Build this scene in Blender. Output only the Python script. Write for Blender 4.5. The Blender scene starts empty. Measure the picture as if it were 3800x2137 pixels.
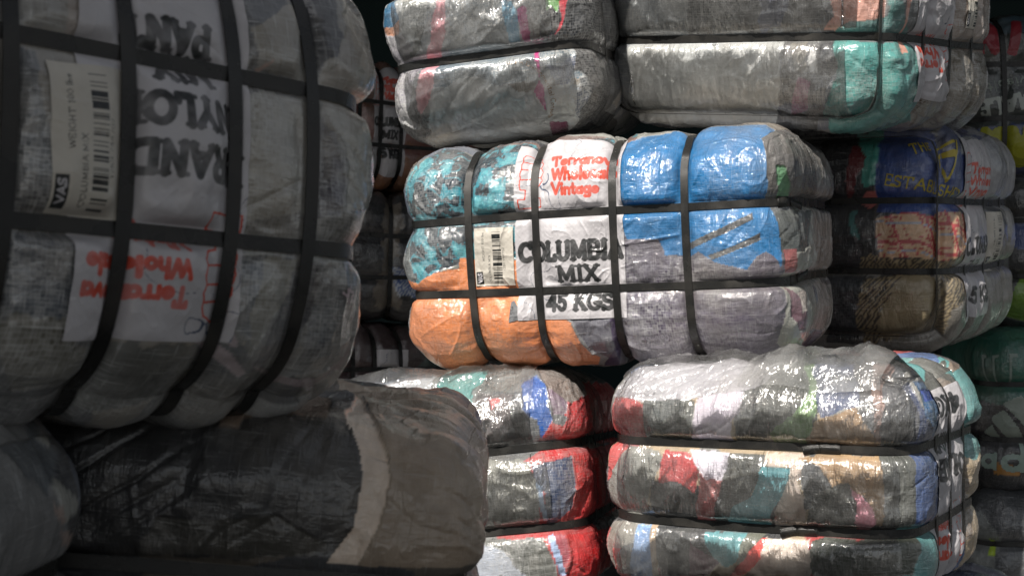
import bpy, math, random
import numpy as np

scene = bpy.context.scene
# ---------------------------------------------------------------- camera
cam_data = bpy.data.cameras.new('camera')
cam_data.lens = 50.0; cam_data.sensor_width = 36.0
cam_data.clip_start = 0.05; cam_data.clip_end = 400.0
cam = bpy.data.objects.new('camera', cam_data)
scene.collection.objects.link(cam)
cam.location = (0, 0, 0); cam.rotation_euler = (math.radians(90), 0, 0)
cam_data.dof.use_dof = True; cam_data.dof.focus_distance = 3.05; cam_data.dof.aperture_fstop = 10.0
scene.camera = cam
# ---------------------------------------------------------------- daylight
SUN_EL, SUN_AZ = math.radians(46), math.radians(-27)      # height, and turn to the left of straight behind the camera
sdir = (math.sin(SUN_AZ) * math.cos(SUN_EL), -math.cos(SUN_AZ) * math.cos(SUN_EL), math.sin(SUN_EL))
world = bpy.data.worlds.new('World'); scene.world = world; world.use_nodes = True
wn = world.node_tree.nodes; wl = world.node_tree.links
sky = wn.new('ShaderNodeTexSky'); sky.sky_type = 'NISHITA'; sky.sun_disc = False
sky.sun_elevation = SUN_EL; sky.sun_rotation = math.atan2(sdir[0], sdir[1])
bg = wn['Background']; bg.inputs['Strength'].default_value = 0.075
hs = wn.new('ShaderNodeHueSaturation'); hs.inputs['Saturation'].default_value = .28
wl.new(sky.outputs[0], hs.inputs['Color']); wl.new(hs.outputs[0], bg.inputs[0])
sun_data = bpy.data.lights.new('sun', 'SUN'); sun_data.energy = 5.0; sun_data.angle = math.radians(0.55)
sun_data.color = (1.0, 0.94, 0.865)
sun = bpy.data.objects.new('sun', sun_data); scene.collection.objects.link(sun)
from mathutils import Vector
sun.rotation_euler = Vector(sdir).to_track_quat('Z', 'Y').to_euler()
sun.location = (-3, -4, 6)
scene.view_settings.view_transform = 'Standard'; scene.view_settings.look = 'None'
scene.view_settings.exposure = 0.12; scene.view_settings.gamma = 1.0
scene.view_settings.use_curve_mapping = False

# ---------------------------------------------------------------- noise
_rs = np.random.RandomState(11)
_T = _rs.rand(64, 64, 64).astype(np.float32) * 2 - 1

def noise3(P, sc, seed=0):
    """smooth value noise, P (N,3), sc scalar or 3 scales (cells per metre)"""
    p = P * np.asarray(sc, dtype=np.float64) + seed * 7.313 + 500.0
    i = np.floor(p).astype(np.int64)
    f = p - i
    f = f * f * f * (f * (f * 6 - 15) + 10)
    x0, y0, z0 = (i[:, 0] & 63), (i[:, 1] & 63), (i[:, 2] & 63)
    x1, y1, z1 = (x0 + 1) & 63, (y0 + 1) & 63, (z0 + 1) & 63
    fx, fy, fz = f[:, 0], f[:, 1], f[:, 2]
    a = _T[x0, y0, z0] * (1 - fx) + _T[x1, y0, z0] * fx
    b = _T[x0, y1, z0] * (1 - fx) + _T[x1, y1, z0] * fx
    c = _T[x0, y0, z1] * (1 - fx) + _T[x1, y0, z1] * fx
    d = _T[x0, y1, z1] * (1 - fx) + _T[x1, y1, z1] * fx
    return (a * (1 - fy) + b * fy) * (1 - fz) + (c * (1 - fy) + d * fy) * fz

def fbm(P, sc, octv=3, seed=0):
    out = 0.0; a = 1.0; tot = 0.0
    sc = np.asarray(sc, dtype=np.float64)
    for k in range(octv):
        out = out + a * noise3(P, sc * (2.03 ** k), seed + k * 3.1)
        tot += a; a *= 0.5
    return out / tot

def ridge(P, sc, seed=0, warp=0.0, wsc=12):
    if warp:
        P = P + warp * np.stack([noise3(P, wsc, seed + 20), noise3(P, wsc, seed + 21), noise3(P, wsc, seed + 22)], 1)
    n = np.abs(noise3(P, sc, seed))
    return np.clip(1 - n * 3.2, 0, 1) ** 1.5

def sstep(a, b, x):
    t = np.clip((x - a) / (b - a), 0, 1)
    return t * t * (3 - 2 * t)

# ---------------------------------------------------------------- bale surface
class Bale:
    def __init__(s, name, loc, rot, h, zs=(), xs=(), ys=(), B=0.028, r=0.09, seed=1, lump=0.016, crinkle=1.0,
                 W=0.0165, pw=0.03, res=0.0045, wr=1.0, nf=90, fa=1.0, fw=1.0, barrel=.07):
        s.barrel = barrel
        s.name = name; s.loc = np.array(loc, float); s.rot = [math.radians(a) for a in rot]
        s.h = np.array(h, float); s.zs = list(zs); s.xs = list(xs); s.ys = list(ys)
        s.B = B; s.r = r; s.seed = seed; s.lump = lump; s.cr = crinkle; s.W = W; s.pw = pw; s.res = res; s.wr = wr
        s.folds = []
        rs = np.random.RandomState(seed + 900)
        hx, hy, hz = h
        for _ in range(int(nf)):
            S = rs.uniform(-hx - .25, hx + 2 * hy); T = rs.uniform(-hz, hz + .12)
            near_strap = rs.rand() < .6 and len(s.zs)
            if near_strap:
                T = rs.choice(s.zs) + rs.choice((-1, 1)) * .012; a = rs.normal(math.pi / 2, .45); L = rs.uniform(.03, .09)
                if T < rs.choice(s.zs): a = a
            else:
                a = rs.normal(fa, .6); L = rs.uniform(.04, .2)
            s.folds.append((S, T, S + L * math.cos(a), T + L * math.sin(a), rs.uniform(.0012, .0036) * fw * rs.choice((1, 1, -1)), rs.uniform(.0018, .0042)))
        s.fam = [(2, v) for v in s.zs] + [(0, v) for v in s.xs] + [(1, v) for v in s.ys]
        cx, sx, cy, sy, cz, sz = [f(a) for a in s.rot for f in (math.cos, math.sin)]
        s.M = (np.array([[cz, -sz, 0], [sz, cz, 0], [0, 0, 1]]) @ np.array([[cy, 0, sy], [0, 1, 0], [-sy, 0, cy]])
               @ np.array([[1, 0, 0], [0, cx, -sx], [0, sx, cx]]))

    def centre(s, ax, v, q):
        """the line a strap follows wanders a little"""
        o = q.copy(); o[:, ax] = v
        return v + 0.005 * noise3(o, 2.5, s.seed + ax * 5 + v * 10)

    def base(s, q):
        inner = np.maximum(s.h - s.r, 0.01)
        c = np.clip(q, -inner, inner)
        d = q - c
        n = d / (np.linalg.norm(d, axis=1, keepdims=True) + 1e-9)
        p = c + n * s.r
        p[:, 1] *= 1 - s.barrel * (np.abs(q[:, 2]) / s.h[2]) ** 2.6
        return p, n

    def surf(s, q, extra=0.0, smooth=1.0):
        """q on the box; returns displaced position, normal of the rounded box, strap nearness"""
        p, n = s.base(q)
        seed = s.seed
        m = np.ones(len(q)); near = np.zeros(len(q)); wr = np.zeros(len(q)); flatm = np.ones(len(q))
        for ax in (2, 0, 1):
            vs = [v for a, v in s.fam if a == ax]
            if not vs: continue
            w = np.sqrt(np.clip(1 - n[:, ax] ** 2, 0, 1))
            w = sstep(0.35, 0.8, w)
            d = np.full(len(q), 9.0)
            for v in vs:
                d = np.minimum(d, np.abs(q[:, ax] - s.centre(ax, v, q)))
            d = np.maximum(d - s.W * 0.56, 0)
            P = .72 * (1 - np.exp(-(d / (s.pw * .35)) ** 1.0)) + .28 * (1 - np.exp(-(d / (s.pw * 1.6)) ** 1.4))
            m = m * (1 - w * (1 - P))
            flatm = flatm * (1 - w * (d <= 0.0015))
            e = np.exp(-d / 0.045) * w
            near = np.maximum(near, e)
            sc = np.array([75., 75., 75.]); sc[ax] = 9.0
            sc2 = np.array([34., 34., 34.]); sc2[ax] = 7.0
            g = noise3(p, sc, seed + ax) * 0.5 + noise3(p + 0.01 * noise3(p, 15, seed)[:, None], sc2, seed + 9 + ax) * 0.9
            wr = wr + e * g
        edge = 1 - np.max(np.abs(q) / s.h, axis=1) * 0  # placeholder keeps shape
        disp = s.B * m
        if s.ys or s.xs or s.zs: disp = disp + .007 * m * (1 - np.clip(np.abs(q / s.h), 0, 1).max(1) ** 3)
        big = fbm(p, 5.5, 2, seed + 30)
        mid = fbm(p, 17, 2, seed + 33)
        cr = (ridge(p, (26, 26, 20), seed + 40, 0.03) * 0.0022 + ridge(p, (60, 60, 45), seed + 45, 0.015, 30) * 0.0008
              + noise3(p, 120, seed + 50) * 0.0002 - 0.001)
        mm = sstep(0.0, 0.45, m)
        disp = disp + mm * (s.lump * (big * 0.9 + 0.35 * mid) + s.wr * 0.0042 * wr * smooth + s.cr * smooth * cr * (0.6 + 0.8 * np.clip(mid + 0.3, 0, 1)))
        if s.folds:
            S, T = s.unwrap(np.where(np.abs(np.abs(q) - s.h) < 1e-6, np.sign(q) * s.h, q)); fo = np.zeros(len(q))
            wob = .006 * noise3(p, 14, seed + 77)
            for (a, b, c, d2, A, w) in s.folds:
                k = np.nonzero((S > min(a, c) - .02) & (S < max(a, c) + .02) & (T > min(b, d2) - .02) & (T < max(b, d2) + .02))[0]
                if len(k) == 0: continue
                dx, dy = c - a, d2 - b; L2 = dx * dx + dy * dy
                t = ((S[k] + wob[k] - a) * dx + (T[k] - b) * dy) / L2
                dd = np.abs((S[k] + wob[k] - a) * dy - (T[k] - b) * dx) / math.sqrt(L2)
                fo[k] += A * np.exp(-(dd / w)) * np.clip(np.sin(math.pi * np.clip(t, 0, 1)), 0, 1) ** .6
            disp = disp + mm * fo * smooth
        disp = disp + extra
        return p + n * disp[:, None], n, near

    def unwrap(s, q):
        hx, hy, hz = s.h
        e = 1e-6
        S = q[:, 0].copy(); T = q[:, 2].copy()
        rt = q[:, 0] >= hx - e; lf = q[:, 0] <= -hx + e
        S = np.where(rt, hx + q[:, 1] + hy, S); S = np.where(lf, -hx - (q[:, 1] + hy), S)
        tp = (q[:, 2] >= hz - e) & ~rt & ~lf; bt = (q[:, 2] <= -hz + e) & ~rt & ~lf
        T = np.where(tp, hz + q[:, 1] + hy, T); T = np.where(bt, -hz - (q[:, 1] + hy), T)
        bk = (q[:, 1] >= hy - e) & ~rt & ~lf & ~tp & ~bt
        S = np.where(bk, S + 20, S)
        return S, T

    def wrapq(s, S, T):
        hx, hy, hz = s.h
        S = np.asarray(S, float); T = np.asarray(T, float)
        x = np.clip(S, -hx, hx); y = np.where(np.abs(S) > hx, -hy + (np.abs(S) - hx), -hy)
        over = np.maximum(np.abs(T) - hz, 0)
        side = np.abs(S) > hx
        y = np.where(side, y, y + over)
        x = np.where(side, np.sign(S) * (hx - over), x)
        z = np.clip(T, -hz, hz)
        return np.stack([x, y, z], 1)

    def lattice(s, res=None):
        res = res or s.res
        if not isinstance(res, tuple): res = (res, res, res)
        N = [max(8, int(round(2 * v / r_))) for v, r_ in zip(s.h, res)]
        g = [np.arange(n + 1) for n in N]
        quads = []
        K = lambda i, j, k: (i * (N[1] + 1) + j) * (N[2] + 1) + k
        for ax in range(3):
            a, b = [v for v in range(3) if v != ax]
            A, Bm = np.meshgrid(np.arange(N[a]), np.arange(N[b]), indexing='ij')
            for side in (0, N[ax]):
                def key(da, db):
                    idx = [None] * 3
                    idx[a] = A + da; idx[b] = Bm + db; idx[ax] = np.full_like(A, side)
                    return K(*idx)
                f = np.stack([key(0, 0), key(1, 0), key(1, 1), key(0, 1)], -1).reshape(-1, 4)
                pos = side > 0
                if (ax == 1) == pos: f = f[:, ::-1]
                quads.append(f)
        Fq = np.concatenate(quads)
        u, inv = np.unique(Fq, return_inverse=True)
        faces = inv.reshape(-1, 4)
        k = u % (N[2] + 1); j = (u // (N[2] + 1)) % (N[1] + 1); i = u // ((N[2] + 1) * (N[1] + 1))
        q = np.stack([i / N[0], j / N[1], k / N[2]], 1) * 2 - 1
        q = q * s.h
        # keep box-surface points exactly on the box
        return q, faces

    def world(s, P):
        return P @ s.M.T + s.loc

    def loop(s, ax, v, off, npts=260, wander=True):
        """closed path of a taut strap at constant axis value; returns points, outward normals"""
        a, b = [k for k in range(3) if k != ax]
        ha, hb = s.h[a], s.h[b]
        per = 4 * (ha + hb)
        t = np.arange(npts) / npts * per
        qa = np.zeros(npts); qb = np.zeros(npts)
        e = [2 * ha, 2 * hb, 2 * ha, 2 * hb]; c = np.cumsum([0] + e)
        m = (t < c[1]); qa[m] = -ha + t[m]; qb[m] = -hb
        m = (t >= c[1]) & (t < c[2]); qa[m] = ha; qb[m] = -hb + (t[m] - c[1])
        m = (t >= c[2]) & (t < c[3]); qa[m] = ha - (t[m] - c[2]); qb[m] = hb
        m = (t >= c[3]); qa[m] = -ha; qb[m] = hb - (t[m] - c[3])
        q = np.zeros((npts, 3)); q[:, a] = qa; q[:, b] = qb; q[:, ax] = v
        p, n = s.base(q)
        n2 = n.copy(); n2[:, ax] = 0; n2 /= np.linalg.norm(n2, axis=1, keepdims=True)
        p = p + n2 * off
        cen = s.centre(ax, v, q)
        p[:, ax] = cen
        return p, n2, t, per
# ---------------------------------------------------------------- printed lettering as stroke shapes
def _arc(cx, cy, rx, ry, a0, a1, n=9):
    return [(cx + rx * math.cos(math.radians(a0 + (a1 - a0) * i / n)), cy + ry * math.sin(math.radians(a0 + (a1 - a0) * i / n))) for i in range(n + 1)]

GL = {
 'A': (.86, [[(.08, .08), (.43, .92), (.78, .08)], [(.22, .36), (.64, .36)]], [(.08, .04), (.78, .04)]),
 'B': (.76, [[(.16, .08), (.16, .92), (.45, .92)] + _arc(.45, .72, .18, .2, 90, -90) + [(.16, .52), (.48, .52)] + _arc(.48, .30, .2, .22, 90, -90) + [(.16, .08)]], [(.12, .04), (.12, .96)]),
 'C': (.78, [_arc(.42, .5, .33, .42, 50, 310, 14), [(.68, .95), (.68, .72)]], []),
 'D': (.82, [[(.16, .08), (.16, .92), (.38, .92)] + _arc(.38, .5, .34, .42, 90, -90, 12) + [(.16, .08)]], [(.12, .04), (.12, .96)]),
 'E': (.70, [[(.62, .22), (.62, .08), (.16, .08), (.16, .92), (.6, .92), (.6, .78)], [(.16, .5), (.5, .5)]], [(.12, .04), (.12, .96)]),
 'F': (.70, [[(.16, .05), (.16, .92), (.6, .92), (.6, .78)], [(.16, .5), (.5, .5)]], [(.12, .04), (.12, .96)]),
 'c': (.58, [_arc(.31, .31, .21, .22, 45, 315, 10)], []),
 'G': (.84, [_arc(.43, .5, .34, .42, 50, 350, 16) + [(.77, .42), (.5, .42)], [(.7, .95), (.7, .74)]], []),
 'H': (.86, [[(.18, .06), (.18, .94)], [(.68, .06), (.68, .94)], [(.18, .5), (.68, .5)]], [(.18, .04), (.18, .96), (.68, .04), (.68, .96)]),
 'I': (.42, [[(.21, .05), (.21, .95)]], [(.21, .05), (.21, .95)]),
 'K': (.86, [[(.18, .05), (.18, .95)], [(.7, .93), (.24, .45)], [(.36, .58), (.74, .07)]], [(.18, .04), (.18, .96), (.72, .04), (.68, .96)]),
 'L': (.68, [[(.18, .95), (.18, .08), (.6, .08), (.6, .26)]], [(.18, .96), (.12, .04)]),
 'M': (1.02, [[(.16, .06), (.18, .92), (.51, .2), (.84, .92), (.86, .06)]], [(.16, .04), (.86, .04), (.12, .96), (.9, .96)]),
 'N': (.88, [[(.17, .06), (.17, .92), (.7, .08), (.7, .94)]], [(.17, .04), (.7, .96), (.12, .96)]),
 'O': (.84, [_arc(.42, .5, .34, .42, 0, 360, 20)], []),
 'P': (.74, [[(.18, .05), (.18, .92), (.44, .92)] + _arc(.44, .68, .2, .24, 90, -90) + [(.18, .44)]], [(.18, .04), (.12, .96)]),
 'R': (.82, [[(.18, .05), (.18, .92), (.44, .92)] + _arc(.44, .69, .19, .23, 90, -90) + [(.18, .46)], [(.44, .46), (.7, .07)]], [(.18, .04), (.72, .04), (.12, .96)]),
 'S': (.70, [_arc(.35, .71, .23, .21, 30, 270, 10) + _arc(.35, .29, .25, .21, 90, -150, 10), [(.58, .95), (.58, .78)], [(.1, .22), (.1, .05)]], []),
 'T': (.78, [[(.39, .05), (.39, .92)], [(.08, .74), (.08, .92), (.7, .92), (.7, .74)]], [(.39, .04)]),
 'U': (.84, [[(.16, .94), (.16, .36)] + _arc(.42, .36, .26, .28, 180, 360, 10) + [(.68, .94)]], [(.16, .96), (.68, .96)]),
 'V': (.84, [[(.08, .92), (.42, .08), (.76, .92)]], [(.1, .96), (.74, .96)]),
 'W': (1.1, [[(.08, .92), (.32, .08), (.55, .85), (.78, .08), (1.02, .92)]], []),
 'X': (.84, [[(.1, .06), (.72, .94)], [(.1, .94), (.72, .06)]], [(.12, .04), (.72, .04), (.12, .96), (.72, .96)]),
 'Y': (.82, [[(.08, .94), (.41, .48), (.74, .94)], [(.41, .48), (.41, .05)]], [(.41, .04), (.1, .96), (.72, .96)]),
 'a': (.64, [_arc(.30, .30, .2, .22, 0, 360, 12), [(.52, .56), (.52, .06)]], []),
 'b': (.64, [_arc(.34, .30, .2, .22, 0, 360, 12), [(.12, .95), (.12, .06)]], []),
 'd': (.64, [_arc(.30, .30, .2, .22, 0, 360, 12), [(.52, .95), (.52, .06)]], []),
 'e': (.62, [[(.10, .32), (.50, .32)] + _arc(.30, .30, .21, .22, 5, 320, 12)], []),
 'g': (.64, [_arc(.30, .32, .2, .22, 0, 360, 12), [(.52, .56), (.52, -.1)] + _arc(.32, -.1, .2, .14, 0, -150, 7)], []),
 'h': (.64, [[(.12, .95), (.12, .05)], _arc(.32, .34, .19, .2, 180, 0, 7) + [(.51, .05)]], []),
 'i': (.28, [[(.14, .56), (.14, .05)], [(.14, .84), (.14, .86)]], []),
 'l': (.28, [[(.14, .95), (.14, .05)]], []),
 'm': (.9, [[(.12, .56), (.12, .05)], _arc(.29, .36, .16, .18, 180, 0, 6) + [(.45, .05)], _arc(.62, .36, .16, .18, 180, 0, 6) + [(.78, .05)]], []),
 'n': (.64, [[(.12, .56), (.12, .05)], _arc(.32, .34, .19, .2, 180, 0, 7) + [(.51, .05)]], []),
 'o': (.64, [_arc(.31, .31, .22, .23, 0, 360, 14)], []),
 'r': (.46, [[(.12, .56), (.12, .05)], _arc(.32, .34, .2, .2, 170, 60, 5)], []),
 's': (.54, [_arc(.27, .43, .16, .12, 30, 270, 8) + _arc(.27, .19, .17, .12, 90, -150, 8)], []),
 't': (.44, [[(.2, .82), (.2, .14), (.36, .08)], [(.05, .56), (.38, .56)]], []),
 'u': (.64, [[(.12, .56), (.12, .28)] + _arc(.32, .27, .2, .2, 180, 360, 8) + [(.52, .56)], [(.52, .5), (.52, .05)]], []),
 'v': (.6, [[(.08, .55), (.3, .08), (.52, .55)]], []),
 'w': (.86, [[(.08, .55), (.25, .08), (.43, .5), (.61, .08), (.78, .55)]], []),
 '0': (.66, [_arc(.33, .5, .22, .42, 0, 360, 16)], []),
 '1': (.5, [[(.12, .76), (.28, .92), (.28, .06)]], [(.28, .05)]),
 '2': (.64, [_arc(.32, .7, .22, .22, 160, -40, 8) + [(.1, .08), (.56, .08)]], []),
 '4': (.72, [[(.52, .05), (.52, .92), (.1, .32), (.66, .32)]], []),
 '5': (.68, [[(.58, .92), (.2, .92), (.16, .54)] + _arc(.33, .34, .23, .26, 110, -150, 10)], []),
 '7': (.6, [[(.08, .92), (.54, .92), (.24, .05)]], []),
 '9': (.64, [_arc(.32, .66, .2, .25, 0, 360, 12), [(.52, .66), (.46, .06)]], []),
 ' ': (.36, [], []),
}

def text_ink(U, V, txt, x, y, h, th=.1, slab=True, ang=0.0, width=None, sx=1.0, arc=None):
    """coverage 0..1 of a line of lettering; (x, y) = left end of the baseline, h = cap height, all metres"""
    adv = sum(GL[c][0] for c in txt)
    if width: sx = width / (adv * h)
    ca, sa = math.cos(ang), math.sin(ang)
    u = (U - x) * ca + (V - y) * sa
    v = -(U - x) * sa + (V - y) * ca
    if arc:                                    # bend the line round a circle of that radius
        r = arc
        a = np.arctan2(u - adv * h * sx / 2, r - v if r > 0 else -(r - v))
        rr = np.hypot(u - adv * h * sx / 2, r - v)
        u = a * abs(r) + adv * h * sx / 2
        v = (r - rr) if r > 0 else (rr + r)
    u = u / (h * sx); v = v / h
    out = np.zeros(U.shape)
    m0 = (u > -.1) & (u < adv + .1) & (v > -.35) & (v < 1.15)
    idx = np.nonzero(m0)[0]
    if len(idx) == 0: return out
    uu = u[idx]; vv = v[idx]
    best = np.full(len(idx), 9.0)
    ox = 0.0
    for c in txt:
        w, lines, ser = GL[c]
        k = np.nonzero((uu > ox - .12) & (uu < ox + w + .12))[0]
        if len(k):
            pu = uu[k] - ox; pv = vv[k]; b = best[k]
            def seg(x0, y0, x1, y1, t, b):
                dx, dy = (x1 - x0) * sx, y1 - y0
                L = dx * dx + dy * dy + 1e-12
                q = np.clip(((pu - x0) * sx * dx + (pv - y0) * dy) / L, 0, 1)
                return np.minimum(b, np.hypot((pu - x0) * sx - q * dx, pv - y0 - q * dy) - t)
            for ln in lines:
                for (x0, y0), (x1, y1) in zip(ln[:-1], ln[1:]): b = seg(x0, y0, x1, y1, th, b)
            if slab:
                for (sx0, sy0) in ser: b = seg(sx0 - .13, sy0 + (.02 if sy0 < .5 else -.02), sx0 + .13, sy0 + (.02 if sy0 < .5 else -.02), th * .55, b)
            best[k] = b
        ox += w
    out[idx] = np.clip(  .5 - best / .035, 0, 1)
    return out

def poly_mask(S, T, poly):
    ins = np.zeros(S.shape, bool)
    n = len(poly)
    x0 = min(p[0] for p in poly); x1 = max(p[0] for p in poly); y0 = min(p[1] for p in poly); y1 = max(p[1] for p in poly)
    k = np.nonzero((S >= x0) & (S <= x1) & (T >= y0) & (T <= y1))[0]
    if len(k) == 0: return ins
    s = S[k]; t = T[k]; r = np.zeros(len(k), bool)
    for i in range(n):
        ax, ay = poly[i]; bx, by = poly[(i + 1) % n]
        if ay == by: continue
        c = ((ay > t) != (by > t)) & (s < (bx - ax) * (t - ay) / (by - ay) + ax)
        r ^= c
    ins[k] = r
    return ins
def line_mask(S, T, pts, w):
    b = np.full(S.shape, 9.0)
    for (x0, y0), (x1, y1) in zip(pts[:-1], pts[1:]):
        dx, dy = x1 - x0, y1 - y0
        q = np.clip(((S - x0) * dx + (T - y0) * dy) / (dx * dx + dy * dy + 1e-12), 0, 1)
        b = np.minimum(b, np.hypot(S - x0 - q * dx, T - y0 - q * dy))
    return b < w
# ---------------------------------------------------------------- materials
def new_mat(name):
    m = bpy.data.materials.new(name); m.use_nodes = True
    nt = m.node_tree; b = nt.nodes['Principled BSDF']
    return m, nt, b
def N(nt, kind, **kw):
    n = nt.nodes.new(kind)
    for k, v in kw.items():
        if k in n.inputs: n.inputs[k].default_value = v
        else: setattr(n, k, v)
    return n
def MATH(nt, op, a, b=None, c=None, clamp=False):
    n = nt.nodes.new('ShaderNodeMath'); n.operation = op; n.use_clamp = clamp
    for i, x in enumerate((a, b, c)):
        if x is None: continue
        if isinstance(x, (int, float)): n.inputs[i].default_value = x
        else: nt.links.new(x, n.inputs[i])
    return n.outputs[0]
def MIXC(nt, f, a, b, blend='MIX'):
    n = nt.nodes.new('ShaderNodeMix'); n.data_type = 'RGBA'; n.blend_type = blend
    for s, x in ((n.inputs[0], f), (n.inputs[6], a), (n.inputs[7], b)):
        if isinstance(x, (int, float)): s.default_value = x
        elif isinstance(x, tuple): s.default_value = x
        else: nt.links.new(x, s)
    return n.outputs[2]
def RAMP(nt, x, a, b, clamp=True):
    n = nt.nodes.new('ShaderNodeMapRange'); n.clamp = clamp
    n.inputs[1].default_value = a; n.inputs[2].default_value = b
    nt.links.new(x, n.inputs[0]); return n.outputs[0]

def wrapped_clothes_material(name, seed=0.0, veil=0.12, gloss=1.0, weave=1.0, bump=1.0, cell=0.0056, rough=0.36, dust=.3):
    """clothes seen through woven clear plastic: printed colour below a crinkled glossy film"""
    m, nt, b = new_mat(name); L = nt.links
    col = N(nt, 'ShaderNodeAttribute', attribute_name='Col')
    vl = N(nt, 'ShaderNodeAttribute', attribute_name='Veil')
    tc = N(nt, 'ShaderNodeTexCoord')
    mp = N(nt, 'ShaderNodeMapping'); mp.inputs['Location'].default_value = (seed, seed * .7, seed * 1.3)
    L.new(tc.outputs['Object'], mp.inputs[0])
    sep = N(nt, 'ShaderNodeSeparateXYZ'); L.new(tc.outputs['UV'], sep.inputs[0])
    # slow wander of the weave so that it does not run dead straight
    nz = N(nt, 'ShaderNodeTexNoise', Scale=9.0, Detail=1.0); L.new(mp.outputs[0], nz.inputs['Vector'])
    wob = MATH(nt, 'MULTIPLY', MATH(nt, 'SUBTRACT', nz.outputs['Fac'], .5), .03)
    u = MATH(nt, 'ADD', sep.outputs[0], wob); v = MATH(nt, 'ADD', sep.outputs[1], wob)
    fu = MATH(nt, 'MULTIPLY', u, 2 * math.pi / (2 * cell)); fv = MATH(nt, 'MULTIPLY', v, 2 * math.pi / (2 * cell))
    su = MATH(nt, 'SINE', fu); sv = MATH(nt, 'SINE', fv)
    fl = N(nt, 'ShaderNodeCombineXYZ'); L.new(MATH(nt, 'FLOOR', MATH(nt, 'DIVIDE', u, cell)), fl.inputs[0]); L.new(MATH(nt, 'FLOOR', MATH(nt, 'DIVIDE', v, cell)), fl.inputs[1])
    wnz = N(nt, 'ShaderNodeTexWhiteNoise', noise_dimensions='2D'); L.new(fl.outputs[0], wnz.inputs['Vector'])
    chk = MATH(nt, 'MULTIPLY', MATH(nt, 'SUBTRACT', wnz.outputs['Value'], .5), 2.0)     # each tape square lies at its own slant
    lu = MATH(nt, 'LESS_THAN', MATH(nt, 'ABSOLUTE', su), .17); lv = MATH(nt, 'LESS_THAN', MATH(nt, 'ABSOLUTE', sv), .2)
    lines = MATH(nt, 'MAXIMUM', lu, lv)
    # where the woven layer shows
    nm = N(nt, 'ShaderNodeTexNoise', Scale=5.0, Detail=2.0); L.new(mp.outputs[0], nm.inputs['Vector'])
    wm = RAMP(nt, nm.outputs['Fac'], .42, .60)
    # fine drawn streaks of stretch film
    mp2 = N(nt, 'ShaderNodeMapping'); mp2.inputs['Scale'].default_value = (18, 330, 1); mp2.inputs['Rotation'].default_value = (0, 0, .35)
    L.new(tc.outputs['UV'], mp2.inputs[0])
    n2 = N(nt, 'ShaderNodeTexNoise', Scale=1.0, Detail=3.0); L.new(mp2.outputs[0], n2.inputs['Vector'])
    mp3 = N(nt, 'ShaderNodeMapping'); mp3.inputs['Scale'].default_value = (420, 22, 1); mp3.inputs['Rotation'].default_value = (0, 0, -.12)
    L.new(tc.outputs['UV'], mp3.inputs[0])
    n3 = N(nt, 'ShaderNodeTexNoise', Scale=1.0, Detail=3.0); L.new(mp3.outputs[0], n3.inputs['Vector'])
    st = MATH(nt, 'MAXIMUM', RAMP(nt, n2.outputs['Fac'], .58, .72), RAMP(nt, n3.outputs['Fac'], .58, .72))
    # base colour: cloth tone variation, then milky film
    nf = N(nt, 'ShaderNodeTexNoise', Scale=38.0, Detail=5.0, Roughness=.65); L.new(mp.outputs[0], nf.inputs['Vector'])
    tone = RAMP(nt, nf.outputs['Fac'], .25, .75, False); tone = MATH(nt, 'ADD', MATH(nt, 'MULTIPLY', tone, .36), .82)
    cm = N(nt, 'ShaderNodeVectorMath', operation='SCALE'); L.new(col.outputs['Color'], cm.inputs[0]); L.new(tone, cm.inputs['Scale'])
    nv = N(nt, 'ShaderNodeTexNoise', Scale=7.0, Detail=4.0); L.new(mp.outputs[0], nv.inputs['Vector'])
    vv = MATH(nt, 'MULTIPLY', RAMP(nt, nv.outputs['Fac'], .38, .68), veil * 1.3)
    vv = MATH(nt, 'ADD', vv, veil * .35)
    vv = MATH(nt, 'ADD', vv, MATH(nt, 'MULTIPLY', st, veil * 1.5))
    vv = MATH(nt, 'ADD', vv, MATH(nt, 'MULTIPLY', MATH(nt, 'MULTIPLY', lines, wm), veil * 1.2 * weave))
    vv = MATH(nt, 'ADD', vv, MATH(nt, 'MULTIPLY', MATH(nt, 'MULTIPLY', chk, wm), veil * .75 * weave))
    vv = MATH(nt, 'MULTIPLY', vv, vl.outputs['Fac'], clamp=True)
    base = MIXC(nt, vv, cm.outputs[0], (.60, .60, .585, 1))
    nd = N(nt, 'ShaderNodeTexNoise', Scale=4.0, Detail=7.0, Roughness=.7); L.new(mp.outputs[0], nd.inputs['Vector'])
    base = MIXC(nt, MATH(nt, 'MULTIPLY', RAMP(nt, nd.outputs['Fac'], .5, .72), dust), base, (.33, .285, .225, 1))
    L.new(base, b.inputs['Base Color'])
    b.inputs['Roughness'].default_value = rough + .12
    b.inputs['Specular IOR Level'].default_value = .5
    b.inputs['Coat Weight'].default_value = .9 * gloss
    b.inputs['Coat Roughness'].default_value = .085
    b.inputs['Coat IOR'].default_value = 1.75
    # relief
    def crumple(sx, sy, rot, dist, seed2):
        mq = N(nt, 'ShaderNodeMapping'); mq.inputs['Scale'].default_value = (sx, sy, 1); mq.inputs['Rotation'].default_value = (0, 0, rot); mq.inputs['Location'].default_value = (seed2, seed2 * 2, 0)
        L.new(tc.outputs['UV'], mq.inputs[0])
        nn = N(nt, 'ShaderNodeTexNoise', Scale=1.0, Detail=3.0, Roughness=.55, Distortion=dist); L.new(mq.outputs[0], nn.inputs['Vector'])
        r_ = MATH(nt, 'ABSOLUTE', MATH(nt, 'SUBTRACT', nn.outputs['Fac'], .5))
        return MATH(nt, 'MINIMUM', MATH(nt, 'MULTIPLY', r_, 6.0), 1.0)
    c1 = crumple(70, 22, .9, .8, seed); c2 = crumple(26, 90, .35, .6, seed + 4); c3 = crumple(120, 60, -.5, .5, seed + 9)
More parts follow.
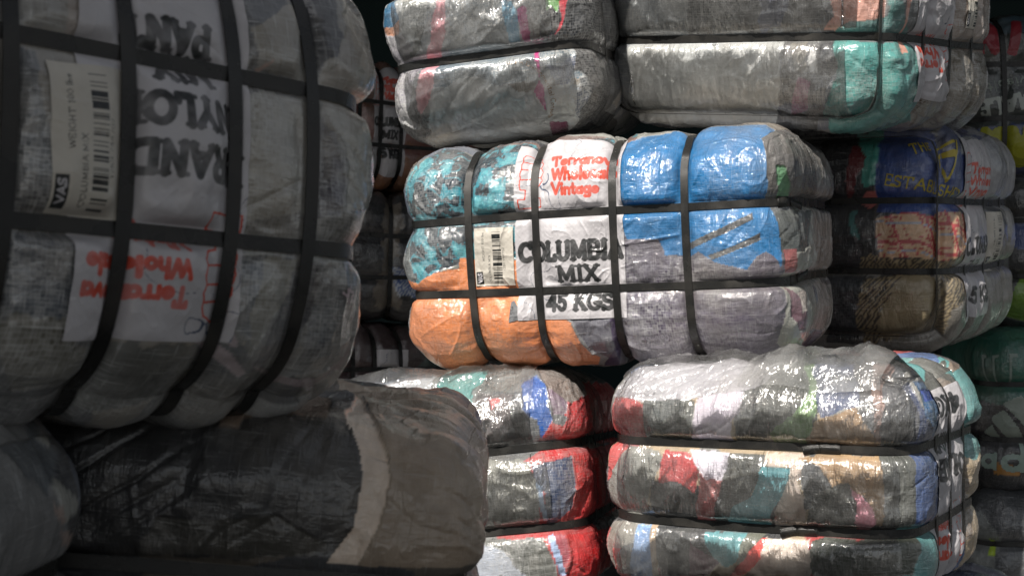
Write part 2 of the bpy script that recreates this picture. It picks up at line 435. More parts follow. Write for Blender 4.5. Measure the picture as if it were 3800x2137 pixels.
    h1 = MATH(nt, 'MULTIPLY', c1, -.00055 * bump)
    h1 = MATH(nt, 'ADD', h1, MATH(nt, 'MULTIPLY', c2, -.0004 * bump))
    h1 = MATH(nt, 'ADD', h1, MATH(nt, 'MULTIPLY', c3, -.0002 * bump))
    h1 = MATH(nt, 'ADD', h1, MATH(nt, 'MULTIPLY', st, .00025 * bump))
    h = h1
    bp = N(nt, 'ShaderNodeBump', Strength=1.0, Distance=1.0); L.new(h, bp.inputs['Height'])
    tl = N(nt, 'ShaderNodeVectorMath', operation='SUBTRACT'); L.new(wnz.outputs['Color'], tl.inputs[0]); tl.inputs[1].default_value = (.5, .5, .5)
    tk = N(nt, 'ShaderNodeVectorMath', operation='SCALE'); L.new(tl.outputs[0], tk.inputs[0]); L.new(MATH(nt, 'MULTIPLY', wm, .085 * weave), tk.inputs['Scale'])
    ta = N(nt, 'ShaderNodeVectorMath', operation='ADD'); L.new(bp.outputs[0], ta.inputs[0]); L.new(tk.outputs[0], ta.inputs[1])
    tn = N(nt, 'ShaderNodeVectorMath', operation='NORMALIZE'); L.new(ta.outputs[0], tn.inputs[0])
    L.new(tn.outputs[0], b.inputs['Normal']); L.new(tn.outputs[0], b.inputs['Coat Normal'])
    return m

def strap_material():
    m, nt, b = new_mat('black_embossed_strap'); L = nt.links
    tc = N(nt, 'ShaderNodeTexCoord'); sep = N(nt, 'ShaderNodeSeparateXYZ'); L.new(tc.outputs['UV'], sep.inputs[0])
    k = 2 * math.pi / .0042
    a = MATH(nt, 'SINE', MATH(nt, 'MULTIPLY', MATH(nt, 'ADD', sep.outputs[0], sep.outputs[1]), k))
    c = MATH(nt, 'SINE', MATH(nt, 'MULTIPLY', MATH(nt, 'SUBTRACT', sep.outputs[0], sep.outputs[1]), k))
    h = MATH(nt, 'MULTIPLY', MATH(nt, 'MULTIPLY', a, c), .00016)
    nz = N(nt, 'ShaderNodeTexNoise', Scale=14.0, Detail=5.0); L.new(tc.outputs['Object'], nz.inputs['Vector'])
    dirt = RAMP(nt, nz.outputs['Fac'], .45, .75)
    L.new(MIXC(nt, MATH(nt, 'MULTIPLY', dirt, .5), (.018, .018, .017, 1), (.075, .068, .058, 1)), b.inputs['Base Color'])
    L.new(MATH(nt, 'ADD', MATH(nt, 'MULTIPLY', dirt, .2), .24), b.inputs['Roughness'])
    bp = N(nt, 'ShaderNodeBump', Strength=1.0, Distance=1.0); L.new(h, bp.inputs['Height']); L.new(bp.outputs[0], b.inputs['Normal'])
    return m

def paper_material(name, gloss=.35):
    m, nt, b = new_mat(name); L = nt.links
    col = N(nt, 'ShaderNodeAttribute', attribute_name='Col')
    tc = N(nt, 'ShaderNodeTexCoord')
    nz = N(nt, 'ShaderNodeTexNoise', Scale=30.0, Detail=6.0); L.new(tc.outputs['Object'], nz.inputs['Vector'])
    f = MATH(nt, 'ADD', MATH(nt, 'MULTIPLY', nz.outputs['Fac'], .3), .83)
    cm = N(nt, 'ShaderNodeVectorMath', operation='SCALE'); L.new(col.outputs['Color'], cm.inputs[0]); L.new(f, cm.inputs['Scale'])
    sep = N(nt, 'ShaderNodeSeparateXYZ'); L.new(tc.outputs['UV'], sep.inputs[0])
    k = math.pi / .0056
    chk = MATH(nt, 'MULTIPLY', MATH(nt, 'SINE', MATH(nt, 'MULTIPLY', sep.outputs[0], k)), MATH(nt, 'SINE', MATH(nt, 'MULTIPLY', sep.outputs[1], k)))
    L.new(MIXC(nt, MATH(nt, 'ADD', MATH(nt, 'MULTIPLY', chk, .02), .02, clamp=True), cm.outputs[0], (.5, .5, .48, 1)), b.inputs['Base Color'])
    b.inputs['Roughness'].default_value = .5
    b.inputs['Coat Weight'].default_value = gloss; b.inputs['Coat Roughness'].default_value = .16
    n2 = N(nt, 'ShaderNodeTexNoise', Scale=45.0, Detail=4.0, Distortion=1.0); L.new(tc.outputs['Object'], n2.inputs['Vector'])
    h = MATH(nt, 'ADD', MATH(nt, 'MULTIPLY', n2.outputs['Fac'], .0010), MATH(nt, 'MULTIPLY', chk, .00008))
    bp = N(nt, 'ShaderNodeBump', Strength=1.0, Distance=1.0); L.new(h, bp.inputs['Height']); L.new(bp.outputs[0], b.inputs['Normal']); L.new(bp.outputs[0], b.inputs['Coat Normal'])
    return m

def film_material(name='clear_plastic_film', milky=.35, dist=.0012):
    m, nt, b = new_mat(name); L = nt.links
    nt.nodes.remove(b); out = nt.nodes['Material Output']
    tc = N(nt, 'ShaderNodeTexCoord')
    mq = N(nt, 'ShaderNodeMapping'); mq.inputs['Scale'].default_value = (75, 16, 1); mq.inputs['Rotation'].default_value = (0, 0, .8); L.new(tc.outputs['UV'], mq.inputs[0])
    nz = N(nt, 'ShaderNodeTexNoise', Scale=1.0, Detail=3.0, Distortion=.8); L.new(mq.outputs[0], nz.inputs['Vector'])
    cr = MATH(nt, 'MINIMUM', MATH(nt, 'MULTIPLY', MATH(nt, 'ABSOLUTE', MATH(nt, 'SUBTRACT', nz.outputs['Fac'], .5)), 6.0), 1.0)
    bp = N(nt, 'ShaderNodeBump', Strength=1.0, Distance=dist); L.new(cr, bp.inputs['Height'])
    tr = N(nt, 'ShaderNodeBsdfTransparent'); tr.inputs[0].default_value = (.97, .97, .965, 1)
    df = N(nt, 'ShaderNodeBsdfDiffuse'); df.inputs[0].default_value = (.75, .75, .73, 1)
    tl = N(nt, 'ShaderNodeBsdfTranslucent'); tl.inputs[0].default_value = (.75, .75, .73, 1)
    gl = N(nt, 'ShaderNodeBsdfGlossy', Roughness=.12); gl.inputs[0].default_value = (1, 1, 1, 1)
    for n in (df, gl): L.new(bp.outputs[0], n.inputs['Normal'])
    m1 = N(nt, 'ShaderNodeMixShader', Fac=.45); L.new(df.outputs[0], m1.inputs[1]); L.new(tl.outputs[0], m1.inputs[2])
    n4 = N(nt, 'ShaderNodeTexNoise', Scale=14.0, Detail=5.0); L.new(tc.outputs['Object'], n4.inputs['Vector'])
    mk = MATH(nt, 'ADD', MATH(nt, 'MULTIPLY', RAMP(nt, n4.outputs['Fac'], .35, .7), milky), milky * .4)
    m2 = N(nt, 'ShaderNodeMixShader'); L.new(mk, m2.inputs[0]); L.new(tr.outputs[0], m2.inputs[1]); L.new(m1.outputs[0], m2.inputs[2])
    fr = N(nt, 'ShaderNodeFresnel', IOR=1.55); L.new(bp.outputs[0], fr.inputs['Normal'])
    m3 = N(nt, 'ShaderNodeMixShader'); L.new(MATH(nt, 'ADD', MATH(nt, 'MULTIPLY', fr.outputs[0], .9), .05, clamp=True), m3.inputs[0]); L.new(m2.outputs[0], m3.inputs[1]); L.new(gl.outputs[0], m3.inputs[2])
    L.new(m3.outputs[0], out.inputs[0])
    return m

MAT = {}
MAT['strap'] = strap_material()
MAT['paper'] = paper_material('printed_paper_under_film', .45)
MAT['film'] = film_material('clear_plastic_film', .15, .0012)
MAT['milky_film'] = film_material('milky_plastic_film', .32, .0009)
# ---------------------------------------------------------------- where every bale stands (metres, turns in degrees)
BL = {}
def B_(name, *a, **k):
    BL[name] = Bale(name, *a, **k); return BL[name]
Z2 = (.083, -.083)
B_('C', (.273, 3.3855, .0915), (2.2, -2.2, -20.8), (.43, .34, .235), Z2, (-.262, -.1024, .072, .232), seed=3, res=(.0022, .004, .0022), B=.023, wr=1.5, nf=140, fw=1.25)
B_('TR', (.7620, 3.664, .7135), (6.3, 4.9, -34), (.351, .42, .275), Z2, (), (-.395, -.147, .0525, .2315), seed=5, res=(.0026, .0035, .003), B=.026, wr=1.3)
B_('TM', (.040, 3.672, .65), (5, -5, -15), (.232, .45, .245), Z2, (), (-.2, .0, .2), seed=7, res=(.0026, .005, .0026), B=.024)
B_('BR', (0.6199, 3.0979, -0.3941), (.4, -.7, -30.7), (.320, .290, .223), (.079, -.079), (), (-.095, .02, .133), seed=9, res=(.0025, .003, .0025), B=.025, nf=130, fw=1.3)
B_('BM', (-.057, 3.54, -.4855), (-4.3, -6.9, -9.5), (.285, .45, .24), (.0863, -.0863), (), (-.25, -.12, .05, .18), seed=12, res=(.0026, .005, .0026), B=.026, nf=130, fw=1.3)
B_('CR', (1.086, 4.126, .155), (2.6, 1.0, -29.2), (.26, .45, .275), (.093, -.093), (), (-.44, -.205, .04, .275), seed=15, res=.005, B=.034)
B_('FL', (-.6855, 1.5201, .1424), (-2.7, 3.6, 43.9), (.478, .28, .27), (.0875, -.0875), (.0251, .1477, .2712, .3693), seed=18, res=(.0021, .006, .0021), B=.024, r=.09, crinkle=.5, wr=.8, W=.0165, nf=70, fw=.8, barrel=.30)
B_('LL', (-.362, 2.08, -.405), (0, 4.8, 2), (.285, .45, .235), Z2, (), (0., .2), seed=21, res=(.0021, .006, .0021), B=.024, r=.055, crinkle=.9, wr=1., nf=45, fw=.7, lump=.024, barrel=.03)
B_('LN', (-1.0, 1.40, -.37), (0, 2, -4), (.49, .25, .235), Z2, (-.3, -.1, .1), seed=24, res=.005, crinkle=.6)
# far stack in the left gap
B_('GA', (-.52, 6.1, .66), (0, 2, 32), (.5, .27, .24), Z2, (-.28, -.19, -.09, .1, .3), seed=27, res=.007)
B_('GB', (-.55, 6.0, .125), (0, 1, 12), (.5, .3, .24), Z2, (-.2, 0.0), seed=30, res=.007)
B_('GC', (-.52, 6.0, -.41), (0, 1, 32), (.5, .27, .24), Z2, (-.30, -.2, -.085, .1, .3), seed=33, res=.007)
B_('GD', (-.52, 6.0, -.94), (0, 1, 20), (.5, .3, .24), Z2, (0.,), seed=34, res=.012)
# far stack on the right
B_('RA', (1.99, 5.0, .652), (0, -1, 6), (.5, .28, .25), (.09, -.09), (-.40, -.2, 0), seed=36, res=.006)
B_('RB', (2.12, 5.0, .13), (0, 0, 0), (.5, .3, .235), (.09, -.09), (-.2, 0), seed=39, res=.006)
B_('RC', (2.05, 4.95, -.405), (0, 0, 2), (.5, .28, .25), (.09, -.09), (-.23, -.1), seed=42, res=.006)
B_('RD', (2.05, 4.9, -.93), (0, 0, -4), (.5, .28, .245), (.09, -.09), (-.2, 0), seed=45, res=.006)
B_('RU', (.80, 3.36, -.945), (0, 0, -27), (.33, .42, .235), Z2, (), (-.1, .1, .3), seed=48, res=.006)
# bales below the frame carry the stacks; unseen ones above are added for shade
B_('UM', (-.06, 3.4, -.95), (0, 0, -4), (.285, .45, .22), Z2, (), (), seed=51, res=.02)
B_('UL', (-.32, 2.08, -.93), (0, 0, 3), (.285, .45, .235), Z2, (), (), seed=51, res=.02)
B_('UN', (-1.0, 1.42, -.9), (0, 0, -4), (.49, .25, .24), Z2, (), (), seed=51, res=.02)
B_('OT', (.74, 3.60, 1.27), (0, 0, -34), (.36, .455, .24), Z2, (), (), seed=51, res=.02)
B_('OM', (.03, 3.62, 1.18), (0, -5, -15), (.215, .45, .22), Z2, (), (), seed=51, res=.02)
# ---------------------------------------------------------------- mesh making
def srgb(r, g, b):
    f = lambda c: (c / 255.0 / 12.92) if c <= 10 else ((c / 255.0 + .055) / 1.055) ** 2.4
    return np.array([f(r), f(g), f(b)])

def link_mesh(name, V, Fq, mat, parent=None, col=None, veil=None, uv=None, smooth=True):
    me = bpy.data.meshes.new(name)
    Fq = np.asarray(Fq, dtype=np.int32); n = Fq.shape[1]
    me.vertices.add(len(V)); me.vertices.foreach_set('co', np.asarray(V, dtype=np.float32).ravel())
    me.loops.add(Fq.size); me.loops.foreach_set('vertex_index', Fq.ravel())
    me.polygons.add(len(Fq)); me.polygons.foreach_set('loop_start', np.arange(len(Fq), dtype=np.int32) * n)
    me.polygons.foreach_set('loop_total', np.full(len(Fq), n, dtype=np.int32))
    me.update(calc_edges=True)
    me.polygons.foreach_set('use_smooth', np.full(len(Fq), smooth))
    if col is not None:
        a = me.color_attributes.new('Col', 'FLOAT_COLOR', 'POINT')
        c = np.ones((len(V), 4), np.float32); c[:, :3] = col; a.data.foreach_set('color', c.ravel())
    if veil is not None:
        a = me.attributes.new('Veil', 'FLOAT', 'POINT'); a.data.foreach_set('value', np.asarray(veil, np.float32))
    if uv is not None:
        l = me.uv_layers.new(name='UVMap'); l.data.foreach_set('uv', np.asarray(uv, np.float32)[Fq.ravel()].ravel())
    me.materials.append(mat)
    o = bpy.data.objects.new(name, me); scene.collection.objects.link(o)
    if parent is not None: o.parent = parent
    return o

def thing(name, label, cat, loc=(0, 0, 0), rot=(0, 0, 0), group=None):
    o = bpy.data.objects.new(name, None); scene.collection.objects.link(o)
    o.empty_display_size = .1
    o.location = loc; o.rotation_euler = rot; o['label'] = label; o['category'] = cat
    if group: o['group'] = group
    return o

def cloth_colours(P, seed, palette, scale=6.0, stretch=(1, 1, 1), warp=.06):
    """crumpled garments pressed together: warped cells, each one garment"""
    rs = np.random.RandomState(seed)
    n = 140
    lo = P.min(0) - .05; hi = P.max(0) + .05
    c = rs.rand(n, 3) * (hi - lo) + lo
    n_keep = max(8, int(n * (scale / 10.0) ** 2)); c = c[:n_keep] if n_keep < n else c
    Q = P + warp * np.stack([fbm(P, 9, 3, seed + 1), fbm(P, 9, 3, seed + 2), fbm(P, 9, 3, seed + 3)], 1)
    best = np.full(len(P), 1e9); idx = np.zeros(len(P), int)
    st = np.array(stretch)
    for i, k in enumerate(c):
        d = (((Q - k) * st) ** 2).sum(1); m = d < best
        best[m] = d[m]; idx[m] = i
    pal = np.array(palette); ch = rs.randint(0, len(pal), len(c))
    return pal[ch[idx]]

def pattern(kind, col, S, T, P, seed):
    """returns per-point colour of a garment with a print or knit"""
    out = np.tile(np.asarray(col[0] if isinstance(col, list) else col), (len(S), 1))
    if kind == 'plain': pass
    elif kind == 'plaid':
        W = .02 * noise3(P, 8, seed)
        s = S + W; t = T - W + .25 * (S - S.mean())
        for w, pz, o_ in ((.005, .08, .0), (.0014, .08, .014), (.0014, .08, .064)):
            m = (np.abs(((t + o_) % pz) - pz / 2) < w) | (np.abs(((s + .5 * t + o_) % (pz * 1.2)) - pz / 2) < w * 1.1)
            out[m] = col[1]
        m = (np.abs((t % .075) - .012) < .0018); out[m] = col[2]
    elif kind == 'check':
        W = .02 * noise3(P, 9, seed)
        s = S + W + .3 * T; t = T - W
        m = (((s // .0062).astype(int) + (t // .0062).astype(int)) % 2) == 0
        out[m] = col[1]
    elif kind == 'stripe':
        W = .012 * noise3(P, 10, seed)
        m = ((S + W + .3 * T) % .016) < .008; out[m] = col[1]
    elif kind == 'leaf':
        a = fbm(P, 30, 4, seed); b = ridge(P, 26, seed + 4, .03)
        out[(a > .10) | (b > .8)] = col[1]; out[(a > .34)] = col[2]
    elif kind == 'blotch':
        a = fbm(P, 24, 3, seed); out[a > .12] = col[1]
        if len(col) > 2: out[a < -.3] = col[2]
    elif kind == 'speck':
        a = noise3(P, (150, 150, 150), seed); out[a > .1] = col[1]
    return out

def paint(b, q, P, default, patches):
    S, T = b.unwrap(q)
    C = default(P)
    V = np.ones(len(q)); H = np.zeros(len(q)); rs = np.random.RandomState(b.seed + 500)
    for i, (colr, kind, warp, veil, poly) in enumerate(patches):
        wS = S + warp * fbm(P, 22, 3, b.seed + 3 * i + 60); wT = T + warp * fbm(P, 22, 3, b.seed + 3 * i + 61)
        m = poly_mask(wS, wT, poly)
        if colr is not None:
            C[m] = pattern(kind, colr, S[m], T[m], P[m], b.seed + i) if m.any() else C[m]
        V[m] = veil
        a = rs.uniform(0, math.pi); dep = rs.uniform(-.0048, -.0003); amp = rs.uniform(.001, .0042)
        if m.any():
            R3 = np.stack([(S[m] * math.cos(a) + T[m] * math.sin(a)) * 42, (T[m] * math.cos(a) - S[m] * math.sin(a)) * 7, 0 * S[m] + i * 3.7], 1)
            R3 = R3 + .5 * noise3(P[m], 14, i)[:, None]
            H[m] = dep - amp * np.clip(1 - np.abs(noise3(R3, 1.0, i)) * 2.6, 0, 1)
    shade = 1 + .18 * fbm(P, 14, 3, b.seed + 70)
    return C * shade[:, None], V, H

def strap_mesh(b, ax, v, off, parent, W=None, name='strap'):
    W = W or b.W
    p, n, t, per = b.loop(ax, v, off)
    k = len(p); th = .0012
    X = np.zeros(3); X[ax] = 1.0
    # slight twist and edge waviness
    ww = W / 2 * (1 + .05 * noise3(p, 12, b.seed + int(v * 97)))
    A = X[None] * ww[:, None]
    R4 = [p - A, p + A, p + A + n * th, p - A + n * th]
    idx = np.arange(k); nx = (idx + 1) % k
    tt = np.concatenate([[0], np.cumsum(np.linalg.norm(np.diff(p, axis=0), axis=1))])
    V = []; f = []; uv = []
    for j_, (a_, b_, ca, cb) in enumerate(((0, 1, 0, W), (1, 2, W, W), (2, 3, W, 0), (3, 0, 0, 0))):
        V += [R4[a_], R4[b_]]; o_ = j_ * 2 * k
        f.append(np.stack([idx, nx, nx + k, idx + k], 1) + o_)
        uv += [np.stack([tt, np.full(k, ca)], 1), np.stack([tt, np.full(k, cb)], 1)]
    V = np.concatenate(V); uv = np.concatenate(uv)
    return link_mesh(name, V, np.concatenate(f), MAT['strap'], parent, uv=uv)

def strap_lap(b, ax, v, t0, length, off, parent, W=None):
    """the welded lap where the two ends of a strap meet"""
    W = (W or b.W) * 1.35
    p, n, t, per = b.loop(ax, v, off + .001, 600)
    i0 = int(t0 * 600) % 600; cnt = max(6, int(length / per * 600)); ii = (i0 + np.arange(cnt)) % 600
    p = p[ii]; n = n[ii]; k = cnt; X = np.zeros(3); X[ax] = 1.0
    A = np.tile(X * W / 2, (k, 1)); A[:2] *= 1.1
    V = np.concatenate([p - A, p + A, p + A + n * .001, p - A + n * .001])
    i = np.arange(k - 1)
    f = [np.stack([i + a * k, i + 1 + a * k, i + 1 + c * k, i + c * k], 1) for a, c in ((0, 1), (1, 2), (2, 3), (3, 0))]
    f.append(np.array([[0, k, 2 * k, 3 * k], [k - 1, 4 * k - 1, 3 * k - 1, 2 * k - 1]]))
    uv = np.zeros((4 * k, 2)); s = np.linspace(0, length, k)
    for j, c in enumerate((0, W, W, 0)): uv[j * k:(j + 1) * k, 0] = s; uv[j * k:(j + 1) * k, 1] = c
    return link_mesh('strap_lap', V, np.concatenate(f), MAT['strap'], parent, uv=uv)

def strap_tail(b, ax, v, t0, length, off, parent, side=1, down=.02):
    """the loose cut end of a strap standing off the bale"""
    p, n, t, per = b.loop(ax, v, off + .002, 600)
    i0 = int(t0 * 600) % 600; k = 14; s = np.linspace(0, 1, k)
    tg = p[(i0 + 3) % 600] - p[i0]; tg = tg / np.linalg.norm(tg) * side
    X = np.zeros(3); X[ax] = 1.0
    c = p[i0] + s[:, None] * tg * length + n[i0] * (.014 * s ** 1.6 + .0005)[:, None] - X * (down * s ** 1.3)[:, None]
    W = b.W * .98; A = X * W / 2 + tg * .0016
    V = np.concatenate([c - A, c + A, c + A + n[i0] * .001, c - A + n[i0] * .001]); i = np.arange(k - 1)
    f = [np.stack([i + a * k, i + 1 + a * k, i + 1 + d * k, i + d * k], 1) for a, d in ((0, 1), (1, 2), (2, 3), (3, 0))]
    f.append(np.array([[0, k, 2 * k, 3 * k], [k - 1, 4 * k - 1, 3 * k - 1, 2 * k - 1]]))
    uv = np.zeros((4 * k, 2))
    for j, d in enumerate((0, W, W, 0)): uv[j * k:(j + 1) * k, 0] = s * length; uv[j * k:(j + 1) * k, 1] = d
    return link_mesh('strap_tail', V, np.concatenate(f), MAT['strap'], parent, uv=uv)

def sheet(b, name, s0, t0, ang, W, H, paintf, parent, step=.001, off=.0017, mat='paper', curl=0.0, outline=None):
    """a printed sheet lying on the bale; (s0, t0) its centre in wrap coordinates, ang its turn in degrees"""
    nx, ny = max(4, int(W / step)), max(4, int(H / step))
    u, v = np.meshgrid(np.linspace(0, W, nx), np.linspace(0, H, ny), indexing='ij')
    u = u.ravel(); v = v.ravel()
    a = math.radians(ang); cu = u - W / 2; cv = v - H / 2
    jag = .0025 * noise3(np.stack([u, v, 0 * u], 1), 9, b.seed + 5)
    S = s0 + cu * math.cos(a) - cv * math.sin(a) + jag; T = t0 + cu * math.sin(a) + cv * math.cos(a) + jag
    q = b.wrapq(S, T)
    P, n, near = b.surf(q, off)
    if curl:
        e = np.maximum(sstep(W * .93, W, u), sstep(H * .96, H, v)); P = P + n * (e * curl)[:, None]
    C = paintf(u, v)
    i, j = np.meshgrid(np.arange(nx - 1), np.arange(ny - 1), indexing='ij')
    k = (i * ny + j).ravel(); Fq = np.stack([k, k + ny, k + ny + 1, k + 1], 1)
    if outline is not None:
        ins = poly_mask(u, v, outline); Fq = Fq[ins[Fq].all(1)]
    return link_mesh(name, P, Fq, MAT[mat], parent, col=C, uv=np.stack([S, T], 1))

def loose_film(b, parent, S0, S1, T0, T1, seed, nf=60, lift=.004, step=.0035, tents=(), fa=.9, ragged=.012, mat='film'):
    """a slack sheet of clear film over the bale, folded and creased"""
    nx, ny = int((S1 - S0) / step), int((T1 - T0) / step)
    S, T = np.meshgrid(np.linspace(S0, S1, nx), np.linspace(T0, T1, ny), indexing='ij'); S = S.ravel(); T = T.ravel()
    Q3 = np.stack([S, T, 0 * S + seed], 1)
    S = S + ragged * noise3(Q3, 10, seed) * ((np.abs(S - S0) < .03) | (np.abs(S - S1) < .03)); T = T + ragged * noise3(Q3, 9, seed + 2)
    P, n, near = b.surf(b.wrapq(S, T), .0)
    ex = .0013 + (1 - near) ** 1.5 * lift * np.clip(.5 + fbm(Q3, 11, 3, seed + 4), 0, 2)
    rs = np.random.RandomState(seed)
    for _ in range(nf):
        a0 = rs.normal(fa, .5); L_ = rs.uniform(.05, .28); x = rs.uniform(S0, S1); y = rs.uniform(T0, T1); A = rs.uniform(.0015, .005); w = rs.uniform(.002, .005)
        dx, dy = math.cos(a0), math.sin(a0)
        t = (S - x) * dx + (T - y) * dy; k = np.nonzero(np.abs(t) < L_ / 2)[0]
        dd = np.abs((S[k] - x) * dy - (T[k] - y) * dx + .02 * (t[k] / L_) ** 2)
        ex[k] += A * np.exp(-dd / w) * np.cos(math.pi * t[k] / L_) * (1 - near[k]) ** 1.2
    for (x, y, rx, ry, hgt) in tents:
        r2 = np.sqrt(((S - x) / rx) ** 2 + ((T - y) / ry) ** 2)
        ex = ex + hgt * np.clip(1 - r2, 0, 1) ** 1.2
    P = P + n * ex[:, None]
    i, j = np.meshgrid(np.arange(nx - 1), np.arange(ny - 1), indexing='ij'); k = (i * ny + j).ravel()
    return link_mesh('loose_film', P, np.stack([k, k + ny, k + ny + 1, k + 1], 1), MAT[mat], parent, uv=np.stack([S, T], 1))

def make_bale(key, label, default, patches=(), veil=.12, gloss=1.0, weave=1.0, bump=1.0, group=None, cell=.0056, cat='clothes bale', straps=True, **kw):
    b = BL[key]
    root = thing('clothes_bale', label, cat, tuple(b.loc), b.rot, group)
    q, Fq = b.lattice()
    P, n, near = b.surf(q)
    C, V, H = paint(b, q, P, default, patches)
    P = P + n * (H * (1 - near) ** 1.5)[:, None]
    S, T = b.unwrap(q)
    mat = wrapped_clothes_material('wrapped_clothes', b.seed * 1.7, veil, gloss, weave, bump, cell, dust=kw.get('dust', .3))
    link_mesh('wrapped_clothes', P, Fq, mat, root, col=C, veil=V, uv=np.stack([S, T], 1))
    if straps:
        for ax, v in b.fam:
            strap_mesh(b, ax, v, .0022 if ax == 2 else .0042, root)
    return b, root
